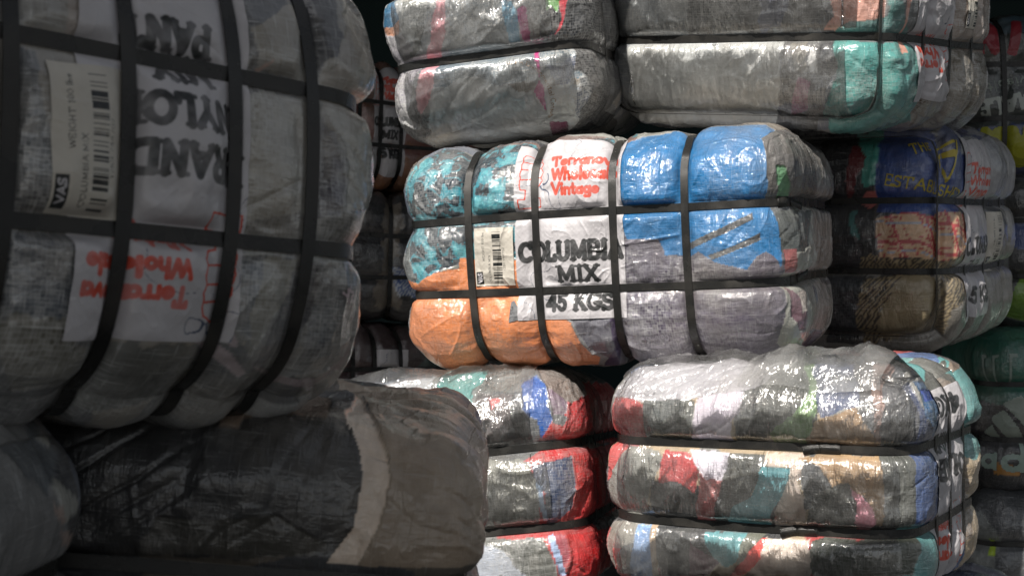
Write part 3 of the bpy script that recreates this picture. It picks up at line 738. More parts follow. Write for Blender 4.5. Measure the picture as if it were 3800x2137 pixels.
# garments showing through the plastic: (sRGB colour(s), pattern, edge waviness, film amount, outline in metres round the bale)
PATCH = {
 'C': [
  ((120, 120, 114), 'plain', 0.01, 1, [(-0.407,0.285),(0.108,0.308),(0.123,0.216),(-0.47,0.214)]),
  ([(120, 92, 84), (60, 120, 130)], 'blotch', 0.006, 1, [(-0.239,0.313),(-0.054,0.305),(0.108,0.308),(0.12,0.238),(-0.043,0.246),(-0.216,0.256)]),
  ([(26, 44, 56), (50, 138, 154), (88, 172, 182)], 'leaf', 0.006, 1, [(-0.462,0.238),(-0.338,0.309),(-0.272,0.285),(-0.237,0.311),(-0.12,0.295),(-0.087,0.229),(0.056,0.313),(0.064,0.273),(-0.075,0.225),(-0.146,0.207),(-0.147,-0.009),(-0.26,-0.005),(-0.274,-0.004),(-0.307,-0.024),(-0.348,-0.028),(-0.368,-0.053),(-0.418,-0.054),(-0.465,-0.036),(-0.472,0.075)]),
  ((86, 96, 98), 'plain', 0.006, 1.6, [(-0.433,0.267),(-0.407,0.285),(-0.472,0.087),(-0.403,-0.041),(-0.465,-0.049)]),
  ((232, 142, 88), 'plain', 0.004, 0.75, [(-0.465,-0.042),(-0.395,-0.056),(-0.348,-0.03),(-0.311,-0.025),(-0.291,-0.027),(-0.286,-0.001),(-0.255,-0.005),(-0.138,-0.013),(-0.136,-0.148),(-0.088,-0.139),(-0.057,-0.138),(-0.032,-0.151),(-0.015,-0.192),(-0.004,-0.217),(0.016,-0.251),(-0.003,-0.308),(-0.046,-0.309),(-0.279,-0.316),(-0.417,-0.278),(-0.465,-0.193)]),
  ((72, 70, 88), 'plain', 0.005, 1.3, [(-0.044,-0.136),(0.051,-0.125),(0.075,-0.107),(0.089,-0.141),(0.063,-0.292),(0.022,-0.248),(-0.003,-0.211),(-0.014,-0.187),(-0.027,-0.154)]),
  ((54, 34, 74), 'plain', 0.004, 0.5, [(0.052,-0.115),(0.062,-0.126),(0.067,-0.174),(0.067,-0.268),(0.048,-0.314),(0.006,-0.31),(0.055,-0.214),(0.052,-0.158)]),
  ((88, 82, 98), 'plain', 0.004, 1.4, [(0.082,0.027),(0.241,0.019),(0.292,-0.018),(0.263,-0.305),(0.042,-0.313),(0.071,-0.215),(0.075,-0.103)]),
  ((88, 82, 98), 'plain', 0.004, 1.5, [(0.231,-0.019),(0.463,-0.023),(0.413,-0.284),(0.202,-0.236),(0.22,-0.025)]),
  ((8, 112, 172), 'plain', 0.004, 0.6, [(0.075,0.248),(0.127,0.274),(0.211,0.313),(0.243,0.193),(0.238,-0.01),(0.183,-0.009),(0.171,0.019),(0.1,0.022),(0.088,0.078)]),
  ((8, 112, 172), 'plain', 0.004, 0.6, [(0.189,0.314),(0.234,0.307),(0.323,0.304),(0.406,0.316),(0.435,0.188),(0.405,0.145),(0.408,0.094),(0.43,0.067),(0.44,0.041),(0.445,-0.013),(0.437,-0.055),(0.417,-0.031),(0.393,-0.019),(0.371,-0.03),(0.357,-0.053),(0.288,-0.036),(0.256,-0.01),(0.238,-0.02),(0.183,-0.017),(0.178,0.271)]),
  ((62, 64, 66), 'plain', 0.001, 0.8, [(0.234,0.006),(0.309,0.035),(0.369,0.062),(0.371,0.049),(0.346,0.036),(0.288,0.012),(0.237,-0.008)]),
  ((62, 64, 66), 'plain', 0.001, 0.8, [(0.278,-0.021),(0.339,-0.001),(0.382,0.021),(0.384,0.006),(0.351,-0.008),(0.285,-0.031)]),
  ((74, 70, 68), 'plain', 0.006, 1, [(0.407,0.325),(0.391,0.798),(0.789,0.096),(0.423,0.087),(0.401,0.141)]),
  ((84, 150, 98), 'plain', 0.008, 0.7, [(0.43,0.155),(0.467,0.153),(0.521,0.085),(0.458,0.086)]),
  ((128, 124, 120), 'plain', 0.008, 1.6, [(0.684,0.233),(1.022,0.208),(1.028,0.107),(0.769,0.096)]),
  ((66, 72, 70), 'plain', 0.006, 1, [(0.446,0.063),(0.691,0.066),(0.61,-0.018),(0.445,-0.023),(0.441,0.02)]),
  ((150, 70, 70), 'plain', 0.01, 1.2, [(0.453,-0.013),(0.495,-0.014),(0.496,-0.06),(0.456,-0.065)]),
  ((140, 132, 124), 'plain', 0.008, 1.3, [(0.686,0.067),(1.025,0.064),(1.026,-0.081),(0.739,-0.072)]),
  ((110, 70, 84), 'plain', 0.012, 1.2, [(0.456,-0.097),(0.497,-0.114),(0.538,-0.157),(0.534,-0.187),(0.459,-0.16)]),
  ((190, 180, 172), 'plain', 0.002, 0.6, [(0.498,-0.106),(0.566,-0.102),(0.538,-0.145),(0.501,-0.15)]),
  ((140, 134, 128), 'plain', 0.008, 1.3, [(0.74,-0.09),(1.026,-0.112),(0.957,-0.202),(0.626,-0.194)]),
 ],
 'TM': [
  ((165, 174, 182), 'plain', 0.01, 1.6, [(-0.217,0.286),(0.786,0.216),(1.037,-0.026),(-0.287,-0.118)]),
  ((150, 144, 160), 'plain', 0.01, 1.7, [(-0.287,0.005),(-0.181,-0.013),(-0.148,-0.072),(-0.18,-0.236),(-0.288,-0.196)]),
  ((84, 112, 130), 'plain', 0.02, 1.5, [(-0.148,-0.072),(0.079,-0.074),(0.28,-0.08),(0.234,-0.154),(0.075,-0.155),(-0.018,-0.149),(-0.155,-0.175)]),
  ((206, 215, 220), 'plain', 0.02, 2.2, [(-0.13,-0.144),(-0.017,-0.139),(0.075,-0.159),(0.212,-0.175),(0.134,-0.492),(-0.114,-0.508),(-0.165,-0.268)]),
  ((62, 66, 76), 'plain', 0.01, 0.8, [(-0.165,-0.115),(-0.149,-0.085),(-0.164,-0.167),(-0.157,-0.236),(-0.197,-0.201)]),
  ((30, 112, 156), 'plain', 0.004, 0.3, [(-0.272,0.057),(-0.207,0.077),(-0.183,0.023),(-0.22,0.012),(-0.287,0.019)]),
  ((222, 160, 128), 'plain', 0.004, 0.3, [(-0.288,0.017),(-0.22,0.014),(-0.184,0.022),(-0.19,-0.01),(-0.285,-0.001),(-0.286,-0.003)]),
  ((60, 74, 72), 'plain', 0.03, 1.1, [(-0.183,0.053),(-0.106,0.058),(-0.124,0.02),(-0.124,-0.019),(-0.15,-0.068),(-0.171,-0.07),(-0.166,-0.026)]),
  ((236, 172, 182), 'plain', 0.008, 0.25, [(-0.091,0.056),(-0.069,0.058),(-0.077,0.013),(-0.076,-0.021),(-0.092,-0.059),(-0.111,-0.099),(-0.13,-0.162),(-0.159,-0.191),(-0.166,-0.181),(-0.148,-0.105),(-0.121,-0.041),(-0.112,0.0)]),
  ((110, 176, 208), 'plain', 0.006, 0.3, [(0.052,0.035),(0.075,0.032),(0.096,-0.005),(0.093,-0.065),(0.069,-0.066),(0.061,-0.012)]),
  ((212, 44, 146), 'plain', 0.004, 0.15, [(0.094,0.011),(0.109,0.014),(0.12,-0.0),(0.115,-0.068),(0.099,-0.066),(0.094,-0.027)]),
  ((130, 124, 120), 'plain', 0.01, 1.6, [(0.121,0.011),(0.147,0.006),(0.141,-0.064),(0.117,-0.064)]),
  ((28, 30, 36), 'plain', 0.012, 0.55, [(0.147,0.001),(0.159,0.019),(0.726,0.078),(0.19,-0.74),(0.099,-0.932),(0.142,-0.335),(0.203,-0.266),(0.247,-0.193),(0.241,-0.15),(0.196,-0.138),(0.224,-0.084),(0.135,-0.066)]),
  ((126, 196, 110), 'plain', 0.004, 0.5, [(0.157,0.019),(0.184,0.017),(0.177,-0.011),(0.166,0.006),(0.158,-0.007)]),
  ((222, 44, 66), 'plain', 0.004, 0.5, [(0.184,0.017),(0.203,0.015),(0.195,-0.017),(0.184,-0.044),(0.166,-0.065),(0.185,-0.029)]),
  ((212, 44, 146), 'plain', 0.003, 0.1, [(0.119,-0.084),(0.13,-0.084),(0.133,-0.131),(0.128,-0.155),(0.136,-0.17),(0.127,-0.223),(0.12,-0.198),(0.112,-0.174),(0.128,-0.155)]),
  ((60, 80, 120), 'plain', 0.02, 1, [(0.146,-0.122),(0.205,-0.113),(0.188,-0.167),(0.153,-0.158)]),
  ((150, 40, 100), 'plain', 0.004, 0.8, [(0.127,-0.262),(0.164,-0.275),(0.111,-0.509),(0.08,-0.492)]),
 ],
 'TR': [
  ((120, 132, 142), 'plain', 0.01, 1.7, [(-0.35,0.107),(0.219,0.072),(0.225,-0.076),(-0.348,-0.104)]),
  ((60, 64, 70), 'plain', 0.03, 1.4, [(-0.135,0.087),(0.224,0.072),(0.23,-0.072),(-0.127,-0.067)]),
  ((80, 90, 120), 'plain', 0.02, 1, [(0.063,0.024),(0.151,0.021),(0.116,-0.066),(0.064,-0.07)]),
  ((110, 120, 134), 'plain', 0.01, 1.7, [(-0.348,-0.106),(-0.272,-0.093),(-0.297,-0.338),(-0.322,-0.327)]),
  ((206, 211, 212), 'plain', 0.01, 2, [(-0.279,-0.088),(0.126,-0.093),(0.126,-0.205),(-0.149,-0.924),(-0.214,-0.355),(-0.308,-0.329),(-0.272,-0.189)]),
  ((44, 46, 54), 'plain', 0.008, 0.8, [(0.128,-0.097),(0.254,-0.09),(0.264,-0.157),(0.231,-0.203),(0.216,-0.266),(-0.149,-0.924),(0.124,-0.187)]),
  ((110, 104, 92), 'plain', 0.01, 1, [(0.143,-0.105),(0.184,-0.097),(0.189,-0.162),(0.171,-0.166)]),
  ((150, 58, 112), 'plain', 0.005, 0.8, [(0.169,-0.173),(0.193,-0.186),(0.178,-0.246),(0.128,-0.271),(0.156,-0.204)]),
  ((225, 225, 225), 'plain', 0.005, 0.8, [(0.194,-0.106),(0.207,-0.117),(0.211,-0.166),(0.197,-0.162),(0.189,-0.132)]),
  ((72, 160, 154), 'plain', 0.006, 0.6, [(0.239,-0.094),(0.287,-0.091),(0.39,-0.097),(0.998,-0.078),(0.862,-0.236),(0.321,-0.58),(0.206,-0.545),(0.208,-0.281),(0.228,-0.221),(0.257,-0.18),(0.261,-0.143)]),
  ((110, 100, 84), 'plain', 0.01, 1.2, [(0.649,-0.105),(1.12,-0.078),(1.121,-0.26),(0.297,-0.609),(0.637,-0.225)]),
  ((56, 130, 126), 'plain', 0.006, 0.8, [(0.242,-0.072),(0.274,-0.052),(0.386,-0.042),(0.479,-0.054),(0.522,-0.085),(0.242,-0.09)]),
  ((236, 168, 146), 'plain', 0.006, 0.6, [(0.232,0.027),(0.389,0.027),(0.388,-0.042),(0.278,-0.053),(0.245,-0.072),(0.218,-0.072),(0.249,-0.04)]),
  ((56, 130, 126), 'plain', 0.006, 0.8, [(0.388,-0.001),(0.423,-0.002),(0.5,-0.087),(0.4,-0.086)]),
  ((236, 168, 146), 'plain', 0.006, 0.6, [(0.426,0.021),(0.473,0.024),(0.47,-0.118),(0.438,-0.123),(0.465,-0.054)]),
  ((160, 134, 116), 'plain', 0.01, 1.2, [(0.79,0.06),(1.123,0.082),(1.116,-0.103),(0.834,-0.092)]),
 ],
 'BR': [
  ((190, 188, 196), 'plain', 0.012, 1.4, [(-0.267,0.289),(-0.07,0.711),(0.098,0.165),(-0.02,0.163),(-0.063,0.169),(-0.237,0.157),(-0.362,0.194)]),
  ((214, 66, 64), 'plain', 0.006, 1, [(-0.313,0.174),(-0.247,0.164),(-0.222,0.152),(-0.221,0.093),(-0.243,0.063),(-0.257,0.049),(-0.305,0.023),(-0.359,-0.012),(-0.356,0.118)]),
  ((66, 74, 70), 'plain', 0.006, 1.3, [(-0.225,0.161),(-0.106,0.163),(-0.116,0.076),(-0.218,0.072),(-0.225,0.108)]),
  ((58, 64, 62), 'plain', 0.01, 1.2, [(-0.021,0.179),(0.04,0.205),(0.061,0.418),(0.15,0.185),(0.149,0.088),(-0.025,0.079)]),
  ((226, 218, 232), 'plain', 0.008, 0.9, [(-0.106,0.167),(-0.005,0.187),(-0.009,0.143),(-0.026,0.13),(-0.028,0.079),(-0.116,0.076)]),
  ((92, 140, 66), 'plain', 0.012, 1, [(-0.04,0.683),(0.043,0.6),(0.152,0.17),(0.141,0.109),(0.124,0.079),(0.057,0.08),(0.051,0.105),(0.086,0.133),(0.132,0.175)]),
  ((46, 72, 122), 'plain', 0.008, 0.9, [(0.045,0.57),(0.2,0.453),(0.263,0.182),(0.229,0.16),(0.189,0.148),(0.155,0.144)]),
  ((44, 48, 56), 'plain', 0.008, 0.8, [(0.215,0.244),(0.256,0.246),(0.264,0.114),(0.236,0.126)]),
  ((168, 134, 92), 'plain', 0.01, 0.8, [(0.142,0.136),(0.183,0.145),(0.223,0.16),(0.242,0.133),(0.264,0.12),(0.266,0.085),(0.124,0.083)]),
  ((140, 140, 132), 'plain', 0.008, 1.6, [(-0.267,0.069),(-0.192,0.069),(-0.176,0.047),(-0.203,-0.012),(-0.218,-0.058),(-0.229,-0.078),(-0.356,-0.073),(-0.353,-0.011),(-0.299,0.037)]),
  ((46, 52, 54), 'plain', 0.008, 0.9, [(-0.199,0.003),(-0.141,-0.0),(-0.111,-0.009),(-0.093,-0.022),(-0.11,-0.078),(-0.195,-0.076),(-0.206,-0.041)]),
  ((196, 40, 44), 'plain', 0.006, 0.6, [(-0.173,0.067),(-0.118,0.062),(-0.093,0.03),(-0.099,-0.017),(-0.134,0.0),(-0.185,-0.001),(-0.18,0.04)]),
  ((198, 104, 104), 'plain', 0.008, 1.1, [(-0.093,0.02),(-0.038,0.03),(-0.051,-0.024),(-0.069,-0.081),(-0.112,-0.085),(-0.096,-0.018)]),
  ((236, 232, 244), 'plain', 0.006, 0.5, [(-0.121,0.069),(-0.027,0.067),(-0.033,0.033),(-0.044,0.012),(-0.081,0.014),(-0.093,0.034)]),
  ((70, 72, 66), 'plain', 0.01, 1.4, [(-0.033,0.066),(0.044,0.067),(0.045,0.038),(0.014,-0.019),(-0.026,-0.054),(-0.063,-0.073),(-0.045,-0.016)]),
  ((96, 170, 182), 'plain', 0.006, 0.8, [(0.038,0.041),(0.102,0.048),(0.093,0.0),(0.06,-0.044),(0.047,-0.076),(-0.05,-0.079),(-0.024,-0.043),(0.014,-0.019),(0.026,0.016)]),
  ((226, 210, 198), 'plain', 0.006, 0.6, [(0.044,0.07),(0.129,0.071),(0.13,0.039),(0.117,0.023),(0.133,-0.029),(0.118,-0.078),(0.05,-0.084),(0.068,-0.037),(0.099,0.021),(0.102,0.048),(0.059,0.042),(0.043,0.044)]),
  ((50, 54, 60), 'plain', 0.008, 0.9, [(0.126,0.07),(0.164,0.041),(0.184,0.005),(0.149,-0.028),(0.129,-0.039),(0.122,0.022)]),
  ((56, 64, 52), 'plain', 0.008, 1.1, [(0.149,-0.013),(0.191,0.005),(0.23,-0.009),(0.227,-0.069),(0.118,-0.078),(0.133,-0.038)]),
  ((176, 142, 98), 'plain', 0.006, 0.6, [(0.142,0.068),(0.273,0.073),(0.269,-0.037),(0.242,-0.006),(0.218,0.006),(0.184,0.011),(0.164,0.037)]),
  ((176, 142, 98), 'plain', 0.006, 0.7, [(0.11,0.062),(0.26,0.072),(0.277,0.011),(0.27,-0.065),(0.255,-0.06),(0.247,-0.012),(0.218,0.024)]),
  ((52, 56, 50), 'plain', 0.006, 0.9, [(0.143,-0.006),(0.211,0.024),(0.229,-0.012),(0.226,-0.067),(0.133,-0.074)]),
  ((250, 176, 196), 'plain', 0.005, 0.4, [(0.216,0.012),(0.238,-0.005),(0.253,-0.025),(0.257,-0.053),(0.243,-0.07),(0.224,-0.067),(0.229,-0.019),(0.218,-0.002)]),
  ((60, 64, 58), 'plain', 0.008, 1.1, [(0.262,0.071),(0.369,0.072),(0.359,-0.063),(0.27,-0.066),(0.277,-0.007)]),
  ((52, 84, 140), 'plain', 0.008, 0.9, [(0.362,0.083),(0.558,0.066),(0.573,-0.09),(0.359,-0.063),(0.357,0.027)]),
  ((58, 62, 72), 'plain', 0.01, 1.1, [(0.094,0.64),(0.26,0.357),(0.371,0.164),(0.395,0.1),(0.278,0.089),(0.241,0.14)]),
  ((150, 116, 106), 'plain', 0.01, 1, [(0.203,0.426),(0.272,0.277),(0.277,0.168),(0.27,0.12),(0.273,0.09),(0.256,0.09),(0.26,0.153)]),
  ((60, 74, 110), 'plain', 0.008, 1.2, [(0.25,0.42),(0.286,0.418),(0.387,0.138),(0.455,0.092),(0.36,0.091),(0.366,0.151)]),
  ((48, 96, 140), 'plain', 0.008, 1.1, [(0.372,0.218),(0.553,0.18),(0.594,0.088),(0.433,0.095),(0.382,0.15)]),
  ((70, 72, 66), 'plain', 0.01, 1.3, [(0.236,0.55),(0.275,0.681),(0.712,0.181),(0.528,0.167)]),
  ((40, 80, 170), 'plain', 0.004, 0.6, [(0.385,0.192),(0.545,0.188),(0.546,0.168),(0.391,0.168)]),
  ((128, 112, 98), 'plain', 0.01, 1.3, [(0.271,0.695),(0.303,0.732),(0.826,-0.103),(0.777,-0.148),(0.586,-0.139),(0.769,-0.003),(0.716,0.14)]),
  ((150, 146, 136), 'plain', 0.01, 1.5, [(-0.356,-0.099),(-0.189,-0.086),(-0.197,-0.19),(-0.342,-0.203)]),
  ((44, 48, 50), 'plain', 0.006, 0.9, [(-0.272,-0.143),(-0.238,-0.127),(-0.251,-0.195),(-0.326,-0.232)]),
  ((222, 52, 52), 'plain', 0.004, 0.7, [(-0.31,-0.151),(-0.269,-0.141),(-0.299,-0.168),(-0.338,-0.216),(-0.339,-0.21)]),
  ((140, 178, 226), 'plain', 0.005, 0.6, [(-0.243,-0.094),(-0.212,-0.091),(-0.207,-0.146),(-0.21,-0.189),(-0.266,-0.202),(-0.242,-0.137)]),
  ((204, 178, 150), 'plain', 0.004, 0.8, [(-0.212,-0.091),(-0.194,-0.09),(-0.197,-0.19),(-0.21,-0.189)]),
  ((38, 42, 46), 'plain', 0.006, 0.9, [(-0.194,-0.09),(-0.12,-0.091),(-0.124,-0.187),(-0.197,-0.19)]),
  ((120, 64, 90), 'plain', 0.01, 1, [(-0.117,-0.117),(-0.088,-0.142),(-0.052,-0.154),(-0.098,-0.186),(-0.128,-0.187)]),
  ((104, 172, 180), 'plain', 0.006, 0.9, [(-0.092,-0.096),(0.003,-0.093),(-0.004,-0.132),(-0.045,-0.157),(-0.07,-0.143),(-0.088,-0.122)]),
  ((110, 112, 98), 'plain', 0.01, 1.2, [(0.003,-0.093),(0.037,-0.094),(0.033,-0.135),(-0.021,-0.147)]),
  ((230, 80, 70), 'plain', 0.006, 0.7, [(0.032,-0.1),(0.047,-0.099),(0.04,-0.134),(-0.013,-0.175),(-0.051,-0.181),(-0.006,-0.147)]),
  ((228, 216, 206), 'plain', 0.006, 0.7, [(0.043,-0.096),(0.131,-0.093),(0.136,-0.159),(-0.004,-0.175),(0.036,-0.137)]),
  ((62, 72, 58), 'plain', 0.01, 1.2, [(0.134,-0.093),(0.264,-0.084),(0.26,-0.15),(0.14,-0.157)]),
  ((70, 76, 62), 'plain', 0.01, 1.2, [(0.144,-0.095),(0.301,-0.084),(0.385,-0.085),(0.339,-0.156),(0.145,-0.157)]),
 ],
 'BM': [
  ((200, 204, 210), 'plain', 0.01, 1.8, [(-0.164,0.257),(-0.111,0.316),(-0.013,0.32),(-0.03,0.252),(-0.034,0.189),(-0.09,0.169),(-0.155,0.2)]),
  ((60, 96, 176), 'plain', 0.012, 1.3, [(-0.104,0.241),(-0.057,0.225),(-0.044,0.197),(-0.081,0.2)]),
  ((120, 54, 84), 'plain', 0.008, 1, [(-0.046,0.229),(-0.025,0.235),(-0.025,0.196),(-0.039,0.2)]),
  ((88, 170, 168), 'plain', 0.012, 1, [(-0.012,0.319),(0.043,0.317),(0.093,0.316),(0.1,0.262),(0.069,0.22),(0.078,0.187),(0.056,0.167),(-0.023,0.181),(-0.018,0.203)]),
  ((96, 96, 94), 'plain', 0.012, 1.5, [(0.09,0.318),(0.172,0.311),(0.182,0.199),(0.127,0.214),(0.083,0.219)]),
  ((84, 72, 74), 'plain', 0.012, 1.4, [(0.076,0.22),(0.167,0.198),(0.165,0.155),(0.129,0.102),(0.077,0.104),(0.07,0.163)]),
  ((226, 110, 110), 'plain', 0.012, 0.9, [(0.106,0.197),(0.136,0.193),(0.129,0.185),(0.111,0.172)]),
  ((54, 56, 58), 'plain', 0.01, 1, [(0.163,0.192),(0.185,0.199),(0.185,0.147),(0.155,0.096),(0.142,0.102)]),
  ((24, 88, 170), 'plain', 0.006, 0.6, [(0.181,0.219),(0.211,0.261),(0.234,0.216),(0.23,0.167),(0.236,0.141),(0.213,0.101),(0.207,0.144),(0.184,0.167)]),
  ((112, 84, 110), 'plain', 0.01, 1.2, [(0.233,0.21),(0.291,0.201),(0.275,0.151),(0.238,0.148)]),
  ((116, 102, 94), 'plain', 0.008, 1.5, [(0.203,0.317),(0.207,0.942),(0.603,0.198),(0.3,0.173),(0.237,0.211)]),
  ((196, 40, 44), 'plain', 0.006, 0.8, [(0.294,0.173),(0.509,0.186),(0.556,0.223),(1.097,0.227),(1.095,0.123),(1.089,0.057),(0.288,0.089),(0.257,0.097),(0.285,0.13)]),
  ((130, 132, 124), 'plain', 0.01, 1.7, [(0.045,0.068),(0.154,0.065),(0.187,0.048),(0.197,0.012),(0.196,-0.093),(0.027,-0.08)]),
  ((44, 64, 100), 'plain', 0.01, 1.1, [(0.183,0.048),(0.286,0.059),(0.287,-0.005),(0.276,-0.05),(0.224,-0.081),(0.206,-0.075),(0.209,-0.013),(0.197,0.012)]),
  ((176, 204, 238), 'plain', 0.004, 0.4, [(0.193,0.011),(0.207,0.001),(0.208,-0.036),(0.209,-0.076),(0.201,-0.073),(0.2,-0.027)]),
  ((206, 34, 40), 'plain', 0.006, 0.7, [(0.296,0.065),(0.978,0.063),(0.964,-0.108),(0.27,-0.079),(0.288,-0.026)]),
  ((176, 184, 198), 'plain', 0.01, 1.3, [(0.006,-0.119),(0.049,-0.107),(0.093,-0.12),(0.133,-0.156),(0.157,-0.177),(-0.015,-0.165)]),
  ((72, 76, 70), 'plain', 0.01, 1.4, [(0.063,-0.101),(0.202,-0.109),(0.213,-0.145),(0.215,-0.184),(0.159,-0.177),(0.119,-0.143)]),
  ((176, 200, 236), 'plain', 0.004, 0.5, [(0.202,-0.107),(0.215,-0.104),(0.225,-0.147),(0.231,-0.188),(0.218,-0.185)]),
  ((180, 60, 80), 'plain', 0.006, 0.9, [(0.219,-0.104),(0.244,-0.108),(0.242,-0.153),(0.229,-0.172)]),
  ((210, 28, 34), 'plain', 0.006, 0.7, [(0.244,-0.108),(0.771,-0.126),(0.262,-0.803),(0.231,-0.188),(0.25,-0.15)]),
 ],
 'CR': [
  ((30, 32, 38), 'plain', 0.01, 0.6, [(-0.063,0.308),(0.08,0.31),(0.098,-0.095),(-0.044,-0.096)]),
  ((110, 22, 30), 'plain', 0.008, 0.6, [(0.031,0.23),(0.06,0.23),(0.07,0.197),(0.05,0.164),(0.037,0.119),(0.014,0.095),(0.016,0.144)]),
  ((78, 176, 160), 'plain', 0.006, 0.6, [(0.024,0.302),(0.088,0.31),(0.114,0.192),(0.099,0.135),(0.062,0.127),(0.054,0.163),(0.069,0.199),(0.042,0.23)]),
  ((214, 120, 112), 'plain', 0.006, 0.7, [(0.047,0.095),(0.074,0.123),(0.097,0.114),(0.093,0.086),(0.075,0.07)]),
  ((60, 132, 128), 'plain', 0.006, 0.7, [(0.026,0.066),(0.045,0.071),(0.045,0.033),(0.061,-0.012),(0.031,0.009)]),
  ((44, 78, 150), 'plain', 0.006, 0.6, [(0.092,0.309),(0.202,0.311),(0.4,0.257),(0.404,0.197),(0.434,0.095),(0.34,0.056),(0.238,0.053),(0.181,0.065),(0.1,0.062),(0.093,0.102)]),
  ((150, 152, 158), 'plain', 0.012, 1.3, [(0.219,0.599),(1.076,0.258),(1.076,0.063),(0.492,0.096)]),
  ([(46, 62, 108), (150, 152, 158)], 'blotch', 0.006, 0.9, [(0.229,0.313),(0.194,0.963),(0.487,0.197),(0.299,0.214)]),
  ([(232, 190, 150), (196, 62, 66), (170, 185, 210)], 'plaid', 0.006, 0.4, [(0.094,0.049),(0.181,0.065),(0.238,0.053),(0.296,0.064),(0.499,0.054),(0.365,-0.048),(0.284,-0.066),(0.195,-0.053),(0.14,-0.055),(0.103,-0.053),(0.104,-0.007)]),
  ([(176, 158, 120), (70, 62, 52)], 'check', 0.006, 0.5, [(0.061,-0.053),(0.083,-0.043),(0.14,-0.055),(0.201,-0.052),(0.284,-0.066),(0.38,-0.042),(0.52,-0.102),(0.048,-0.095)]),
  ((44, 48, 54), 'plain', 0.008, 0.7, [(-0.042,-0.104),(0.068,-0.102),(0.047,-0.19),(0.042,-0.311),(-0.061,-0.313)]),
  ([(168, 150, 116), (66, 58, 50)], 'check', 0.004, 0.4, [(0.065,-0.106),(0.159,-0.097),(0.134,-0.17),(0.105,-0.19),(0.134,-0.299),(0.042,-0.311),(0.044,-0.191)]),
  ((158, 142, 110), 'plain', 0.008, 0.5, [(0.159,-0.097),(0.266,-0.098),(0.235,-0.17),(0.198,-0.281),(0.085,-0.3),(0.105,-0.19)]),
  ([(158, 142, 112), (84, 76, 64)], 'check', 0.004, 0.5, [(0.267,-0.094),(0.52,-0.096),(0.303,-0.191),(0.296,-0.265),(0.186,-0.289)]),
 ],
 'FL': [
  ((120, 116, 110), 'plain', 0.01, 1.2, [(-0.107,0.276),(0.108,0.318),(0.106,0.111),(-0.133,0.063)]),
  ((60, 66, 74), 'plain', 0.01, 1.2, [(0.023,0.072),(0.048,0.076),(0.051,0.02),(0.058,-0.006),(0.063,-0.077),(0.03,-0.078)]),
  ((150, 138, 132), 'plain', 0.01, 0.9, [(0.08,0.138),(0.108,0.145),(0.11,0.102),(0.099,0.097),(0.075,0.096)]),
  ((90, 92, 96), 'plain', 0.01, 1.1, [(0.277,0.195),(0.386,0.223),(0.376,0.097),(0.297,0.097),(0.284,0.16)]),
  ((150, 144, 134), 'plain', 0.01, 1.2, [(0.294,0.143),(0.376,0.199),(0.375,0.097),(0.301,0.097)]),
  ((196, 168, 156), 'plain', 0.003, 0.5, [(0.298,0.099),(0.316,0.112),(0.316,0.108),(0.304,0.096)]),
  ((34, 34, 42), 'plain', 0.02, 0.9, [(0.381,0.215),(0.426,0.218),(0.406,0.156),(0.382,0.091),(0.371,0.097)]),
  ((158, 150, 140), 'plain', 0.012, 1, [(0.448,0.23),(0.483,0.214),(0.492,0.131),(0.423,0.078),(0.383,0.091),(0.401,0.138)]),
  ((156, 152, 142), 'plain', 0.01, 1.3, [(0.284,0.071),(0.376,0.073),(0.378,-0.052),(0.286,-0.06)]),
  ((62, 60, 70), 'plain', 0.01, 0.9, [(0.383,0.066),(0.401,0.042),(0.416,-0.006),(0.407,-0.049),(0.378,-0.052)]),
  ((166, 164, 156), 'plain', 0.01, 1.1, [(0.394,0.067),(0.484,0.067),(0.49,-0.033),(0.413,-0.048),(0.418,0.012)]),
  ((86, 92, 100), 'plain', 0.01, 1.2, [(0.028,-0.097),(0.111,-0.101),(0.104,-0.155),(0.099,-0.2),(0.039,-0.198)]),
  ((96, 92, 78), 'plain', 0.02, 1.2, [(0.036,-0.185),(0.095,-0.193),(0.135,-0.204),(0.121,-0.244),(0.06,-0.254)]),
  ((84, 84, 78), 'plain', 0.02, 1.2, [(0.128,-0.199),(0.243,-0.19),(0.265,-0.254),(0.147,-0.323),(0.122,-0.223)]),
  ((74, 82, 92), 'plain', 0.01, 1.1, [(0.278,-0.101),(0.364,-0.099),(0.362,-0.138),(0.315,-0.187),(0.28,-0.174),(0.29,-0.143)]),
  ((128, 124, 110), 'plain', 0.01, 1.1, [(0.321,-0.108),(0.364,-0.101),(0.353,-0.154),(0.32,-0.205),(0.314,-0.22),(0.309,-0.165)]),
  ((60, 66, 74), 'plain', 0.01, 1, [(0.24,-0.185),(0.298,-0.192),(0.34,-0.228),(0.321,-0.264),(0.282,-0.252)]),
  ((196, 180, 184), 'plain', 0.002, 0.4, [(0.244,-0.192),(0.267,-0.187),(0.297,-0.204),(0.328,-0.226),(0.321,-0.233),(0.296,-0.218),(0.258,-0.197)]),
  ((196, 180, 184), 'plain', 0.002, 0.4, [(0.28,-0.183),(0.285,-0.178),(0.293,-0.186),(0.303,-0.198),(0.295,-0.198)]),
  ((36, 36, 48), 'plain', 0.012, 0.8, [(0.366,-0.102),(0.401,-0.102),(0.4,-0.152),(0.382,-0.186),(0.344,-0.226),(0.328,-0.228),(0.353,-0.154)]),
  ((30, 30, 38), 'plain', 0.01, 0.6, [(0.336,-0.224),(0.414,-0.234),(0.441,-0.295),(0.33,-0.285)]),
  ((70, 76, 84), 'plain', 0.015, 1.2, [(0.401,-0.102),(0.491,-0.117),(0.49,-0.18),(0.494,-0.22),(0.421,-0.229),(0.381,-0.239),(0.391,-0.186)]),
